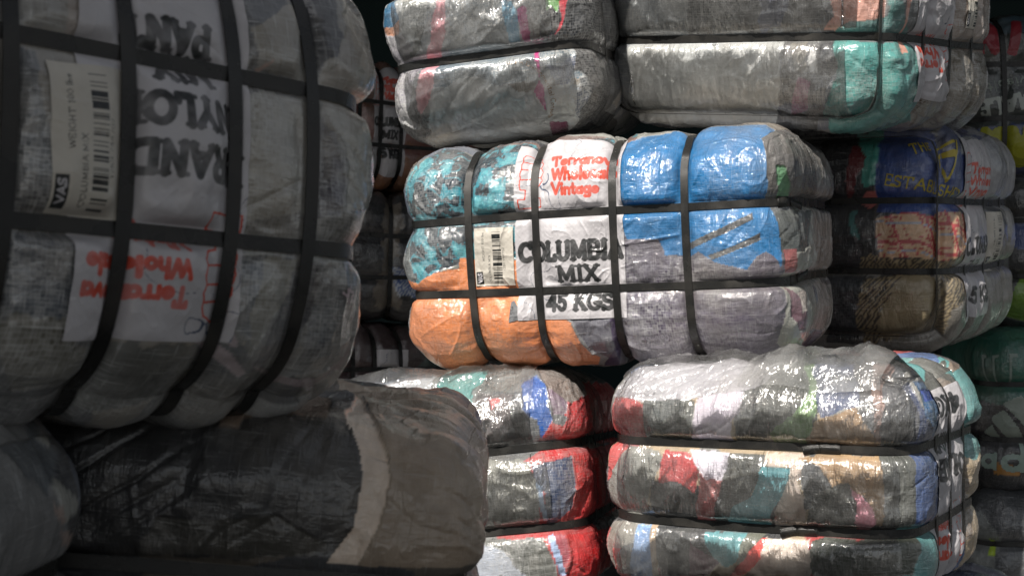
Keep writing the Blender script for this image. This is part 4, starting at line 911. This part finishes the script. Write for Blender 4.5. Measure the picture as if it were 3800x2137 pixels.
  ((150, 130, 134), 'plain', 0.003, 0.6, [(0.332,-0.218),(0.38,-0.236),(0.425,-0.234),(0.482,-0.216),(0.489,-0.188),(0.494,-0.196),(0.498,-0.224),(0.441,-0.247),(0.386,-0.247),(0.344,-0.226)]),
  ((196, 180, 184), 'plain', 0.002, 0.5, [(0.411,-0.234),(0.421,-0.231),(0.457,-0.254),(0.446,-0.26)]),
 ],
 'LL': [
  ((24, 24, 27), 'plain', 0.01, 0.5, [(-0.222,0.253),(0.041,0.276),(0.131,0.29),(0.164,0.209),(0.15,0.114),(-0.201,0.085)]),
  ((34, 34, 36), 'plain', 0.01, 0.8, [(-0.03,0.239),(0.134,0.275),(0.159,0.207),(0.143,0.136),(0.04,0.105),(-0.046,0.11),(-0.017,0.169)]),
  ((46, 43, 36), 'plain', 0.01, 0.8, [(-0.069,0.139),(0.069,0.153),(0.128,0.121),(0.128,0.109),(-0.093,0.091)]),
  ((112, 92, 76), 'plain', 0.004, 0.9, [(-0.012,0.241),(-0.011,0.286),(-0.003,0.741),(0.075,0.678),(0.108,0.277),(0.05,0.277),(0.014,0.259),(0.008,0.241)]),
  ((236, 216, 196), 'plain', 0.003, 0.7, [(0.117,0.687),(0.165,0.298),(0.185,0.248),(0.194,0.198),(0.185,0.149),(0.166,0.104),(0.127,0.101),(0.154,0.148),(0.16,0.199),(0.15,0.244),(0.126,0.295)]),
  ((160, 142, 122), 'plain', 0.003, 1, [(0.04,1.048),(1.115,0.224),(0.334,0.108),(0.162,0.102),(0.183,0.148),(0.189,0.198),(0.183,0.248),(0.165,0.297),(0.117,0.687)]),
 ],
 'LN': [
  ((120, 120, 120), 'plain', 0.01, 1.2, [(0.388,0.608),(0.481,0.684),(0.929,0.053),(0.598,0.126)]),
  ((170, 150, 140), 'plain', 0.004, 0.6, [(0.843,0.162),(0.862,0.157),(0.866,0.143),(0.841,0.152)]),
  ((170, 150, 140), 'plain', 0.004, 0.6, [(0.857,0.138),(0.92,0.121),(0.909,0.109),(0.868,0.124)]),
  ((84, 90, 96), 'plain', 0.02, 1, [(0.448,0.665),(0.464,0.674),(0.915,0.199),(0.835,0.169),(0.795,0.191)]),
 ],
}
# ---------------------------------------------------------------- printing on the sheets
RED = srgb(216, 74, 48); INK = srgb(20, 24, 25); WHITE = srgb(202, 199, 202)
def logo_ink(u, v, x, y, w, h):
    """the outlined mark beside the red words"""
    paths = [[(.02, .0), (.02, .15), (.3, .15), (.32, .3), (.1, .31), (.06, .38), (.08, .46), (.98, .5)],
             [(.1, .47), (.06, .56), (.1, .64), (.98, .68)], [(.12, .65), (.1, .74), (.16, .8), (.98, .84)],
             [(.18, .81), (.14, .9), (.22, .98), (.5, 1.0), (.9, .96), (1.0, .88), (.98, .84)],
             [(.98, .5), (1.04, .44), (.9, .36), (.66, .34), (.64, .18), (.98, .16), (1.0, .02), (.02, .0)],
             [(.98, .68), (1.06, .6), (.98, .5)], [(.98, .84), (1.06, .76), (.98, .68)]]
    m = np.zeros(u.shape, bool)
    for p in paths: m |= line_mask(u, v, [(x + a * w, y + b * h) for a, b in p], .0011)
    return m
def printed(lines, logo=None, paper=WHITE, bars=None, box=None, wear=.12, cracks=True, seed=0):
    def f(u, v):
        P3 = np.stack([u, v, 0 * u + seed], 1)
        C = np.tile(paper, (len(u), 1))
        C = C * (1 + .05 * fbm(P3, 25, 3, seed))[:, None]
        if cracks:
            m = (np.abs(fbm(P3, 9, 3, seed + 3)) < .004) & (noise3(P3, 6, seed + 5) > .25)
            C[m] = srgb(70, 84, 110)
        fade = 1 - wear * np.clip(.5 + fbm(P3, 60, 2, seed + 7), 0, 1)
        for (txt, x, y, h, w, kind, ang) in lines:
            k = text_ink(u, v, txt, x, y, h, th=.145 if kind == 'red' else (.14 if kind == 'ink' else .07), slab=kind == 'ink', ang=math.radians(ang), width=w)
            c = RED if kind == 'red' else INK
            k = (k * fade)[:, None]
            C = C * (1 - k) + c * k
        if logo: C[logo_ink(u, v, *logo)] = RED
        if bars:
            x0, y0, w, h, vert = bars
            rs = np.random.RandomState(5 + seed)
            a = (v - y0) if vert else (u - x0); Ln = h if vert else w
            ins = (u > x0) & (u < x0 + w) & (v > y0) & (v < y0 + h)
            cell = (a / .0013).astype(int); code = rs.rand(400) < .5
            C[ins & code[np.clip(cell, 0, 399)]] = INK
        if box:
            x0, y0, w, h = box
            ins = (u > x0) & (u < x0 + w) & (v > y0) & (v < y0 + h)
            C[ins] = INK
            k = text_ink(u, v, 'VAS', x0 + w * .85, y0 + h * .12, w * .66, th=.11, slab=False, ang=math.pi / 2, width=h * .75)[:, None]
            C = C * (1 - k) + WHITE * k
        return C
    return f
def bale_label(W, H, words, seed, kx=1.0):
    """words: three black lines; the red lines and the mark above them"""
    s = W / .245
    L = [('Terranova', .084 * s, H - .09, .026, .152 * s, 'red', 0), ('Wholesale', .084 * s, H - .12, .026, .150 * s, 'red', 0), ('Vintage', .084 * s, H - .15, .026, .112 * s, 'red', 0)]
    for t, x, y, h, w in words: L.append((t, x * s, y, h, w * s, 'ink', 0))
    return printed(L, (.008 * s, H - .178, .05 * s, .135), seed=seed)
def barcode_print(W, H, seed):
    L = [('WEIGHT 100 lbs', W * .27, H * .42, .0065, H * .5, 'fine', 90), ('COLUMBIA MIX', W * .42, H * .05, .0065, H * .48, 'fine', 90), ('1250 744702', W * .78, H * .25, .005, H * .4, 'fine', 90)]
    return printed(L, None, srgb(208, 202, 190), (W * .48, H * .04, W * .22, H * .9, True), (W * .03, H * .03, W * .16, H * .22), .1, False, seed)

def lettering(b, name, txt, s0, t0, ang, width, h, colr, parent, arc=None, th=.1, slab=False, step=.0016, shape=None, mirror=False, off=.0011):
    """printed letters as thin shapes lying on the garment"""
    W = width * 1.15; H = h * 1.7 if not arc else h * 1.7 + width * width / (6 * abs(arc))
    nx, ny = max(8, int(W / step)), max(8, int(H / step))
    u, v = np.meshgrid(np.linspace(-W / 2, W / 2, nx), np.linspace(-H / 2, H / 2, ny), indexing='ij'); u = u.ravel(); v = v.ravel()
    if shape is None:
        ink = text_ink(-u if mirror else u, v, txt, -width / 2, -h / 2, h, th=th, slab=slab, width=width, arc=arc)
    else: ink = shape(u, v)
    a = math.radians(ang)
    S = s0 + u * math.cos(a) - v * math.sin(a); T = t0 + u * math.sin(a) + v * math.cos(a)
    P, n, near = b.surf(b.wrapq(S, T), off)
    i, j = np.meshgrid(np.arange(nx - 1), np.arange(ny - 1), indexing='ij'); k = (i * ny + j).ravel()
    Fq = np.stack([k, k + ny, k + ny + 1, k + 1], 1)
    Fq = Fq[(ink[Fq] > .35).sum(1) >= 3]
    if len(Fq) == 0: return None
    used, inv = np.unique(Fq, return_inverse=True)
    C = np.tile(np.asarray(colr), (len(used), 1))
    return link_mesh(name, P[used], inv.reshape(-1, 4), MAT['paper'], parent, col=C, uv=np.stack([S, T], 1)[used])

def c_(c):
    return [srgb(*k) for k in c] if isinstance(c, list) else srgb(*c)
def patches(key):
    return [(c_(c), kd, w, v, p) for c, kd, w, v, p in PATCH.get(key, [])]
def pal_(*cs):
    return [srgb(*c) for c in cs]
def mixed(key, pal, scale=6.0, warp=.06, stretch=(1, 1, 1)):
    return lambda P: cloth_colours(P, BL[key].seed, pal, scale, stretch, warp)

GREYS = pal_((84, 88, 92), (130, 132, 132), (60, 62, 68), (160, 160, 152), (96, 104, 120), (140, 130, 116))
DARKS = pal_((36, 38, 44), (52, 54, 60), (70, 72, 76), (30, 32, 38), (92, 84, 74))
BRIGHT = pal_((66, 70, 74), (150, 150, 146), (46, 48, 54), (186, 60, 60), (70, 100, 150), (96, 160, 160), (190, 170, 140))

# ---------------------------------------------------------------- ground and nets
def plane(name, pts, mat, label=None, cat=None, kind=None, n=60, fn=None):
    """a subdivided four-cornered sheet; fn(u, v) pushes it out of flat"""
    A, Bq, Cq, D = [np.array(p, float) for p in pts]
    u, v = np.meshgrid(np.linspace(0, 1, n), np.linspace(0, 1, n), indexing='ij'); u = u.ravel()[:, None]; v = v.ravel()[:, None]
    V = A * (1 - u) * (1 - v) + Bq * u * (1 - v) + Cq * u * v + D * (1 - u) * v
    if fn: V = V + fn(u[:, 0], v[:, 0])
    i, j = np.meshgrid(np.arange(n - 1), np.arange(n - 1), indexing='ij'); k = (i * n + j).ravel()
    o = link_mesh(name, V, np.stack([k, k + n, k + n + 1, k + 1], 1), mat, uv=np.concatenate([u, v], 1))
    if label: o['label'] = label
    if cat: o['category'] = cat
    if kind: o['kind'] = kind
    return o
mg, nt, bb = new_mat('dark_ground')
nz = N(nt, 'ShaderNodeTexNoise', Scale=30.0, Detail=8.0)
tcg = N(nt, 'ShaderNodeTexCoord'); nt.links.new(tcg.outputs['Object'], nz.inputs['Vector'])
nt.links.new(MIXC(nt, nz.outputs['Fac'], (.03, .03, .03, 1), (.09, .085, .08, 1)), bb.inputs['Base Color']); bb.inputs['Roughness'].default_value = .9
plane('ground', [(-60, -60, -1.21), (60, -60, -1.21), (60, 60, -1.21), (-60, 60, -1.21)], mg, kind='structure', n=4)
mn, nt, bb = new_mat('teal_shade_net')
tcn = N(nt, 'ShaderNodeTexCoord'); sep = N(nt, 'ShaderNodeSeparateXYZ'); nt.links.new(tcn.outputs['Object'], sep.inputs[0])
a1 = MATH(nt, 'SINE', MATH(nt, 'MULTIPLY', sep.outputs[2], 420.0)); a2 = MATH(nt, 'SINE', MATH(nt, 'MULTIPLY', sep.outputs[0], 260.0))
nt.links.new(MIXC(nt, MATH(nt, 'MULTIPLY', MATH(nt, 'ADD', MATH(nt, 'MULTIPLY', a1, a2), 1.0), .5, clamp=True), (.005, .016, .017, 1), (.013, .04, .042, 1)), bb.inputs['Base Color'])
bb.inputs['Roughness'].default_value = .8
net = thing('shade_net', 'dark teal shade net hanging behind the stacks, seen at the top right corner', 'shade net', (0, 7.4, 0))
def hang(u, v):
    return np.stack([0 * u, .12 * np.sin(u * 38) * (1 - .5 * v) + .05 * np.sin(u * 91), 0 * u], 1)
def part(o, parent, name=None):
    o.parent = parent
    return o
w_ = plane('net_curtain', [(-8, 0, -1.2), (9, 0, -1.2), (9, 0, 3.4), (-8, 0, 3.4)], mn, n=160, fn=hang); part(w_, net)
w_ = plane('added_net_roof', [(-6, -4.1, 1.85), (6, -4.1, 1.85), (6, 0.1, 2.1), (-6, 0.1, 2.1)], mn, n=60, fn=lambda u, v: np.stack([0 * u, 0 * u, -.12 * np.sin(math.pi * v) * (1 + .3 * np.sin(u * 30))], 1)); part(w_, net)  # added overhead, out of view, to keep sun off the far stacks
canopy = thing('added_shade_canopy', 'unseen dark tarpaulin canopy, added overhead to shade the near left stacks', 'canopy', (0, 0, 0))  # added light blocker, out of view, keeps the near left stacks dark
def sag(u, v):
    return np.stack([0 * u, 0 * u, -.18 * np.sin(math.pi * u) * np.sin(math.pi * v) + .02 * np.sin(u * 30)], 1)
mt, nt, bb = new_mat('dark_tarpaulin'); bb.inputs['Base Color'].default_value = (.04, .05, .055, 1); bb.inputs['Roughness'].default_value = .6
w_ = plane('added_canopy_sheet', [(-6, -5, 2.5), (5, -5, 2.5), (5, .24, 2.4), (-6, .24, 2.4)], mt, n=50, fn=sag); part(w_, canopy)
def tube(name, p0, p1, r, mat, parent, n=12):
    p0 = np.array(p0, float); p1 = np.array(p1, float); d = p1 - p0; d /= np.linalg.norm(d)
    a = np.cross(d, [0.3, .9, .2]); a /= np.linalg.norm(a); b2 = np.cross(d, a)
    t = np.arange(n) / n * 2 * math.pi
    ring = np.cos(t)[:, None] * a * r + np.sin(t)[:, None] * b2 * r
    V = np.concatenate([p0 + ring, p1 + ring]); i = np.arange(n); j = (i + 1) % n
    return link_mesh(name, V, np.stack([i, j, j + n, i + n], 1), mat, parent)
mp_, nt, bb = new_mat('grey_steel'); bb.inputs['Base Color'].default_value = (.25, .25, .25, 1); bb.inputs['Metallic'].default_value = 1; bb.inputs['Roughness'].default_value = .45
for x in (-6, 5):
    for y in (-4.9, .2): tube('added_canopy_pole', (x, y, -1.21), (x, y, 2.5), .03, mp_, canopy)  # supports of the added canopy, out of view too

# ---------------------------------------------------------------- the bales
FARG = 'bales in the far rows'
# centre: orange, blue and teal sportswear under a white label
b, r = make_bale('C', 'sunlit centre bale with blue, orange and teal leaf-print clothes behind its white label', mixed('C', GREYS), patches('C'), veil=.12, weave=1.3)
sheet(b, 'paper_label', -.027, .065, -.5, .245, .42, bale_label(.245, .42, [('COLUMBIA', .007, .126, .043, .232), ('MIX', .092, .080, .036, .095), ('45 KGS', .06, .018, .038, .155)], 1), r, curl=.0)
sheet(b, 'barcode_label', -.203, -.002, -1, .094, .128, barcode_print(.094, .128, 2), r, off=.0024, step=.0008)
tri = lambda u, v: printed([('PFG', .006, .008, .011, .026, 'fine', 62)], None, srgb(120, 122, 124), cracks=False)(u, v)
sheet(b, 'badge', -.157, -.122, 8, .042, .046, tri, r, off=.0015, step=.0008, outline=[(0, 0), (.042, .002), (.020, .046), (.012, .044)])
lettering(b, 'printed_word', 'Columbia', .150, -.187, 180, .062, .012, srgb(150, 146, 156), r, step=.0008)
hx_, hy_ = b.h[0], b.h[1]; per_ = 4 * (hx_ + hy_)
for v, s_ in ((.083, .46), (-.083, .50)):
    t0 = (2 * hx_ + s_ - hx_) / per_
    strap_lap(b, 2, v, t0, .055, .0022, r); strap_tail(b, 2, v, t0 + .02, .05, .0022, r, 1, .012 if v > 0 else -.010)

b, r = make_bale('TM', 'grey bale at the top middle with thin pink, magenta and light blue strips showing', mixed('TM', GREYS), patches('TM'), veil=.3, weave=1.6, group=None)
lettering(b, 'printed_word', 'ience in Environmental Consulting', -.0 + .14, -.15, -62, .20, .011, srgb(150, 120, 84), r, arc=-.075, step=.0011, th=.08)

loose_film(b, r, -.20, .19, -.26, -.095, 131, 50)
loose_film(b, r, -.21, .16, -.07, .2, 132, 60)
b, r = make_bale('TR', 'bale at the top right with a silvery grey end and turquoise clothes round its corner', mixed('TR', GREYS), patches('TR'), veil=.26, weave=1.1)
sheet(b, 'paper_label', .66, .01, 180, .30, .46, bale_label(.30, .46, [('COLUMBIA', .007, .146, .043, .232), ('MIX', .092, .100, .036, .095), ('45 KGS', .06, .028, .038, .155)], 5), r, step=.0016)
sheet(b, 'barcode_label', .93, .03, 1, .10, .15, barcode_print(.10, .15, 6), r, off=.0024, step=.0012)
strap_lap(b, 2, -.083, .965, .05, .0022, r)
loose_film(b, r, -.30, .28, -.28, -.095, 121, 50)
loose_film(b, r, -.33, .30, -.07, .22, 122, 50)

b, r = make_bale('BR', 'lower right bale packed with red, white, tan, teal and pink clothes under torn film', mixed('BR', BRIGHT), patches('BR'), veil=.11, weave=1.2, bump=1.1)
sheet(b, 'paper_label', .60, -.02, 180, .27, .42, bale_label(.27, .42, [('COLUMBIA', .007, .146, .043, .232), ('MIX', .092, .096, .036, .095), ('45 KGS', .06, .020, .040, .155)], 8), r, step=.0016)
for v, t0 in ((.079, .19), (-.079, .17)):
    strap_lap(b, 2, v, t0, .055, .0022, r); strap_tail(b, 2, v, t0 + .004, .03, .0022, r, -1, .004)
loose_film(b, r, -.30, .31, -.07, .07, 101, 34)
loose_film(b, r, -.31, .34, .09, .40, 102, 70, .007, tents=((.15, .27, .16, .08, .022), (-.1, .30, .2, .12, .014)))
loose_film(b, r, -.02, .27, .19, .44, 105, 60, .014, tents=((.08, .30, .13, .09, .030), (.22, .30, .08, .12, .028)), mat='milky_film')
loose_film(b, r, -.30, .31, -.235, -.09, 103, 34)

b, r = make_bale('BM', 'lower middle bale with red clothes down its right side and wrinkled film on top', mixed('BM', GREYS + pal_((190, 30, 36))), patches('BM'), veil=.13, weave=1.2, bump=1.1)

loose_film(b, r, -.27, .2, .095, .42, 111, 70, .008, tents=((-.12, .28, .16, .08, .035), (.05, .26, .12, .1, .02)))
loose_film(b, r, -.26, .22, -.075, .075, 112, 30)
b, r = make_bale('CR', 'shaded bale right of centre with a red plaid shirt below a navy shirt reading ESTABLISHED', mixed('CR', pal_((96, 92, 84), (130, 126, 118), (60, 62, 66), (150, 146, 140))), patches('CR'), veil=.10)
sheet(b, 'paper_label', .57, .02, 0, .36, .47, bale_label(.36, .47, [('COLUMBIA', .007, .165, .046, .232), ('MIX', .092, .112, .036, .095), ('45 KGS', .06, .030, .044, .155)], 11), r, step=.002)
sheet(b, 'barcode_label', .81, -.02, 0, .09, .17, barcode_print(.09, .17, 12), r, off=.0024, step=.0014)
YEL = srgb(190, 172, 60)
lettering(b, 'printed_word', 'ESTABLISHED', .245, .125, -10, .26, .032, YEL, r, th=.075)
lettering(b, 'printed_word', 'THE', .20, .225, 24, .055, .03, YEL, r, th=.075)
def vee(u, v):
    m = line_mask(u, v, [(-.045, .05), (-.005, -.05), (.035, .05)], .0035) | line_mask(u, v, [(-.03, .05), (.02, .05)], .006) | (line_mask(u, v, [(-.02, .02), (.012, .02)], .010))
    return m.astype(float)
lettering(b, 'printed_emblem', '', .30, .19, 0, .12, .12, YEL, r, shape=vee)
for v in (.093, -.093): strap_lap(b, 2, v, .05, .06, .0022, r)

# near left, out of focus and in the shade
b, r = make_bale('FL', 'large near grey bale at the left with an upside-down NYLON label and wide straps', mixed('FL', pal_((104, 104, 102), (136, 130, 120), (84, 84, 86), (150, 142, 130))), patches('FL'), dust=.6, veil=.26, weave=.8, bump=.6, cell=.0045)
def fl_print(u, v):
    L = [('Terranova', .070, .398, .021, .120, 'red', 0), ('Wholesale', .070, .369, .021, .118, 'red', 0), ('Vintage', .070, .338, .021, .084, 'red', 0),
         ('BRANDED', .008, .252, .034, .185, 'ink', 0), ('NYLON', .025, .203, .034, .135, 'ink', 0), ('MIX', .05, .160, .030, .07, 'ink', 0), ('PANT', .050, .122, .036, .100, 'ink', 0)]
    return printed(L, (.004, .315, .045, .115), seed=21, wear=.3)(u, v)
sheet(b, 'paper_label', .19, .03, 180, .20, .45, fl_print, r)
sheet(b, 'barcode_label', .100, -.006, 2, .083, .148, barcode_print(.083, .148, 22), r, off=.0026)
lettering(b, 'printed_word', 'YS', .44, -.135, 30, .024, .016, srgb(190, 170, 175), r)

b, r = make_bale('LL', 'very dark bale at the lower left, a pale curved band and grey cloth at right', mixed('LL', DARKS), patches('LL'), dust=.2, gloss=.45, veil=.09, weave=.3, bump=.8)
b, r = make_bale('LN', 'grey bale cut by the lower left corner of the picture', mixed('LN', DARKS + GREYS), patches('LN'), veil=.14, weave=.4, bump=.8)

# far left gap
b, r = make_bale('GA', 'brown bale deep in the gap beside the near stack, its label reading COLUMBIA MIX', mixed('GA', pal_((150, 96, 60), (176, 130, 90), (110, 66, 46), (140, 90, 80))), veil=.1, group=FARG)
sheet(b, 'paper_label', -.15, .02, 0, .15, .46, bale_label(.15, .46, [('COLUMBIA', .007, .200, .036, .232), ('MIX', .072, .150, .034, .115), ('45 KGS', .04, .070, .042, .185)], 31), r, step=.0025)
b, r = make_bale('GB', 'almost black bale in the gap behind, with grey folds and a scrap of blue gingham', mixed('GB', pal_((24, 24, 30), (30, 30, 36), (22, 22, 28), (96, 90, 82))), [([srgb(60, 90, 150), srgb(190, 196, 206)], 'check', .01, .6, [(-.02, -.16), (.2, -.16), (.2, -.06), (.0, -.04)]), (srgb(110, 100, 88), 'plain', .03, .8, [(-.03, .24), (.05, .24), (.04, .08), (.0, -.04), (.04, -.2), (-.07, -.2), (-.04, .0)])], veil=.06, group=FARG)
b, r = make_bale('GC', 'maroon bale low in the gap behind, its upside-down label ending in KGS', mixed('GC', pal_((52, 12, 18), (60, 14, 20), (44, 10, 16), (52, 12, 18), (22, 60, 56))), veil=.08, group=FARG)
sheet(b, 'paper_label', -.125, .05, 180, .14, .22, printed([('5 KGS', .006, .075, .045, .12, 'ink', 0)], seed=33), r, step=.0025)
b, r = make_bale('GD', 'bale at the foot of the gap stack, below the maroon one', mixed('GD', GREYS), veil=.1, group=FARG)

# far right
b, r = make_bale('RA', 'bale at the top right edge with red N and yellow block letters on dark cloth', mixed('RA', pal_((34, 44, 42), (40, 48, 46), (30, 38, 40), (50, 58, 56))),
    [([srgb(34, 50, 100), srgb(40, 56, 96)], 'blotch', .01, .6, [(-.8, -.30), (.2, -.30), (.2, -.09), (-.25, -.09), (-.8, -.16)]), (srgb(60, 84, 96), 'plain', .01, .8, [(-.6, .19), (.3, .19), (.3, .3), (-.6, .3)])], veil=.05, group=FARG)
lettering(b, 'printed_word', 'N', -.455, .185, 0, .085, .115, srgb(150, 34, 48), r, th=.14, step=.004)
lettering(b, 'printed_word', 'I', -.36, .185, -14, .05, .12, srgb(150, 34, 48), r, th=.14, step=.004)
lettering(b, 'printed_word', 'FEMALE', -.36, -.035, 190, .26, .055, srgb(190, 196, 190), r, th=.13, step=.0025)
lettering(b, 'printed_word', 'andvisolts', -.36, .03, 190, .26, .035, srgb(150, 160, 150), r, th=.08, step=.0022)
lettering(b, 'printed_word', 'TADI', -.37, -.185, 184, .22, .13, srgb(160, 160, 24), r, th=.15, step=.003)
b, r = make_bale('RB', 'near-black bale with a royal blue band at the right edge, halfway up', mixed('RB', pal_((26, 28, 32), (34, 36, 42), (22, 24, 28))),
    [(srgb(26, 56, 120), 'plain', .01, .7, [(-.9, .0), (.1, .0), (.1, .085), (-.9, .085)]), (srgb(110, 150, 30), 'plain', .01, .6, [(-.50, -.25), (-.40, -.25), (-.36, -.09), (-.44, -.09)]), (srgb(110, 116, 120), 'plain', .01, 1, [(-.6, -.28), (-.52, -.28), (-.46, .05), (-.6, .05)])], veil=.06, group=FARG)
b, r = make_bale('RC', 'bale at the right edge with green top and black clothes printed with three slanted bars', mixed('RC', pal_((26, 26, 32), (34, 32, 40), (22, 22, 28))),
    [(srgb(20, 96, 78), 'plain', .01, .7, [(-.9, .03), (.3, .03), (.3, .34), (-.9, .34)]), (srgb(190, 200, 196), 'plain', .01, .7, [(-.36, .22), (-.2, .24), (-.1, .3), (-.34, .3)]), (srgb(190, 130, 40), 'plain', .01, .7, [(-.48, -.20), (-.40, -.20), (-.42, -.17), (-.48, -.16)])], veil=.06, group=FARG)
def bars3(u, v):
    m = np.zeros(u.shape, bool)
    for x0, h0 in ((-.09, .05), (-.015, .10), (.06, .15)):
        m |= poly_mask(u, v, [(x0 + .0, -.06), (x0 + .05, -.06), (x0 + .05 - h0 * .62, -.06 + h0), (x0 - h0 * .62, -.06 + h0 - .03)])
    return m.astype(float)
lettering(b, 'printed_emblem', '', -.42, -.03, 0, .26, .14, srgb(150, 160, 150), r, shape=bars3, step=.004)
lettering(b, 'printed_word', 'adidas', -.33, -.145, 0, .42, .085, srgb(150, 170, 160), r, th=.1, step=.0025)
def rails(u, v):
    m = np.zeros(u.shape, bool)
    for x in (-.10, -.05, .0, .05): m |= line_mask(u, v, [(x, -.05), (x, .04)], .006) | line_mask(u, v, [(x, .04), (x + .015, .04)], .005)
    return m.astype(float)
lettering(b, 'printed_emblem', '', -.43, .14, 0, .24, .12, srgb(140, 156, 146), r, shape=rails, step=.003)
b, r = make_bale('RD', 'dark bale at the bottom right edge with a grey panel and a small lime mark', mixed('RD', pal_((40, 44, 50), (30, 34, 40), (56, 60, 66))),
    [(srgb(120, 124, 122), 'plain', .015, .9, [(-.62, .0), (-.45, .0), (-.43, .12), (-.50, .2), (-.62, .2)]), (srgb(190, 220, 20), 'plain', .004, .5, [(-.475, .06), (-.45, .06), (-.45, .10), (-.47, .11)])], veil=.1, group=FARG)
b, r = make_bale('RU', 'bale at the bottom right corner under the multicoloured one, a white label on its side', mixed('RU', pal_((110, 104, 88), (60, 66, 84), (130, 124, 110), (60, 70, 100))), veil=.15, group=FARG)
sheet(b, 'paper_label', .62, .05, 180, .27, .34, bale_label(.27, .34, [('45 KGS', .06, .010, .040, .155)], 41), r, step=.003)

for key, lab in (('UM', 'bale below the frame that carries the lower middle one'), ('UL', 'bale below the frame that carries the very dark one'), ('UN', 'bale below the frame in the left corner'),
                 ('OT', 'bale above the frame on top of the turquoise one'), ('OM', 'bale above the frame on top of the pink-striped one')):
    make_bale(key, lab, mixed(key, GREYS), veil=.12)
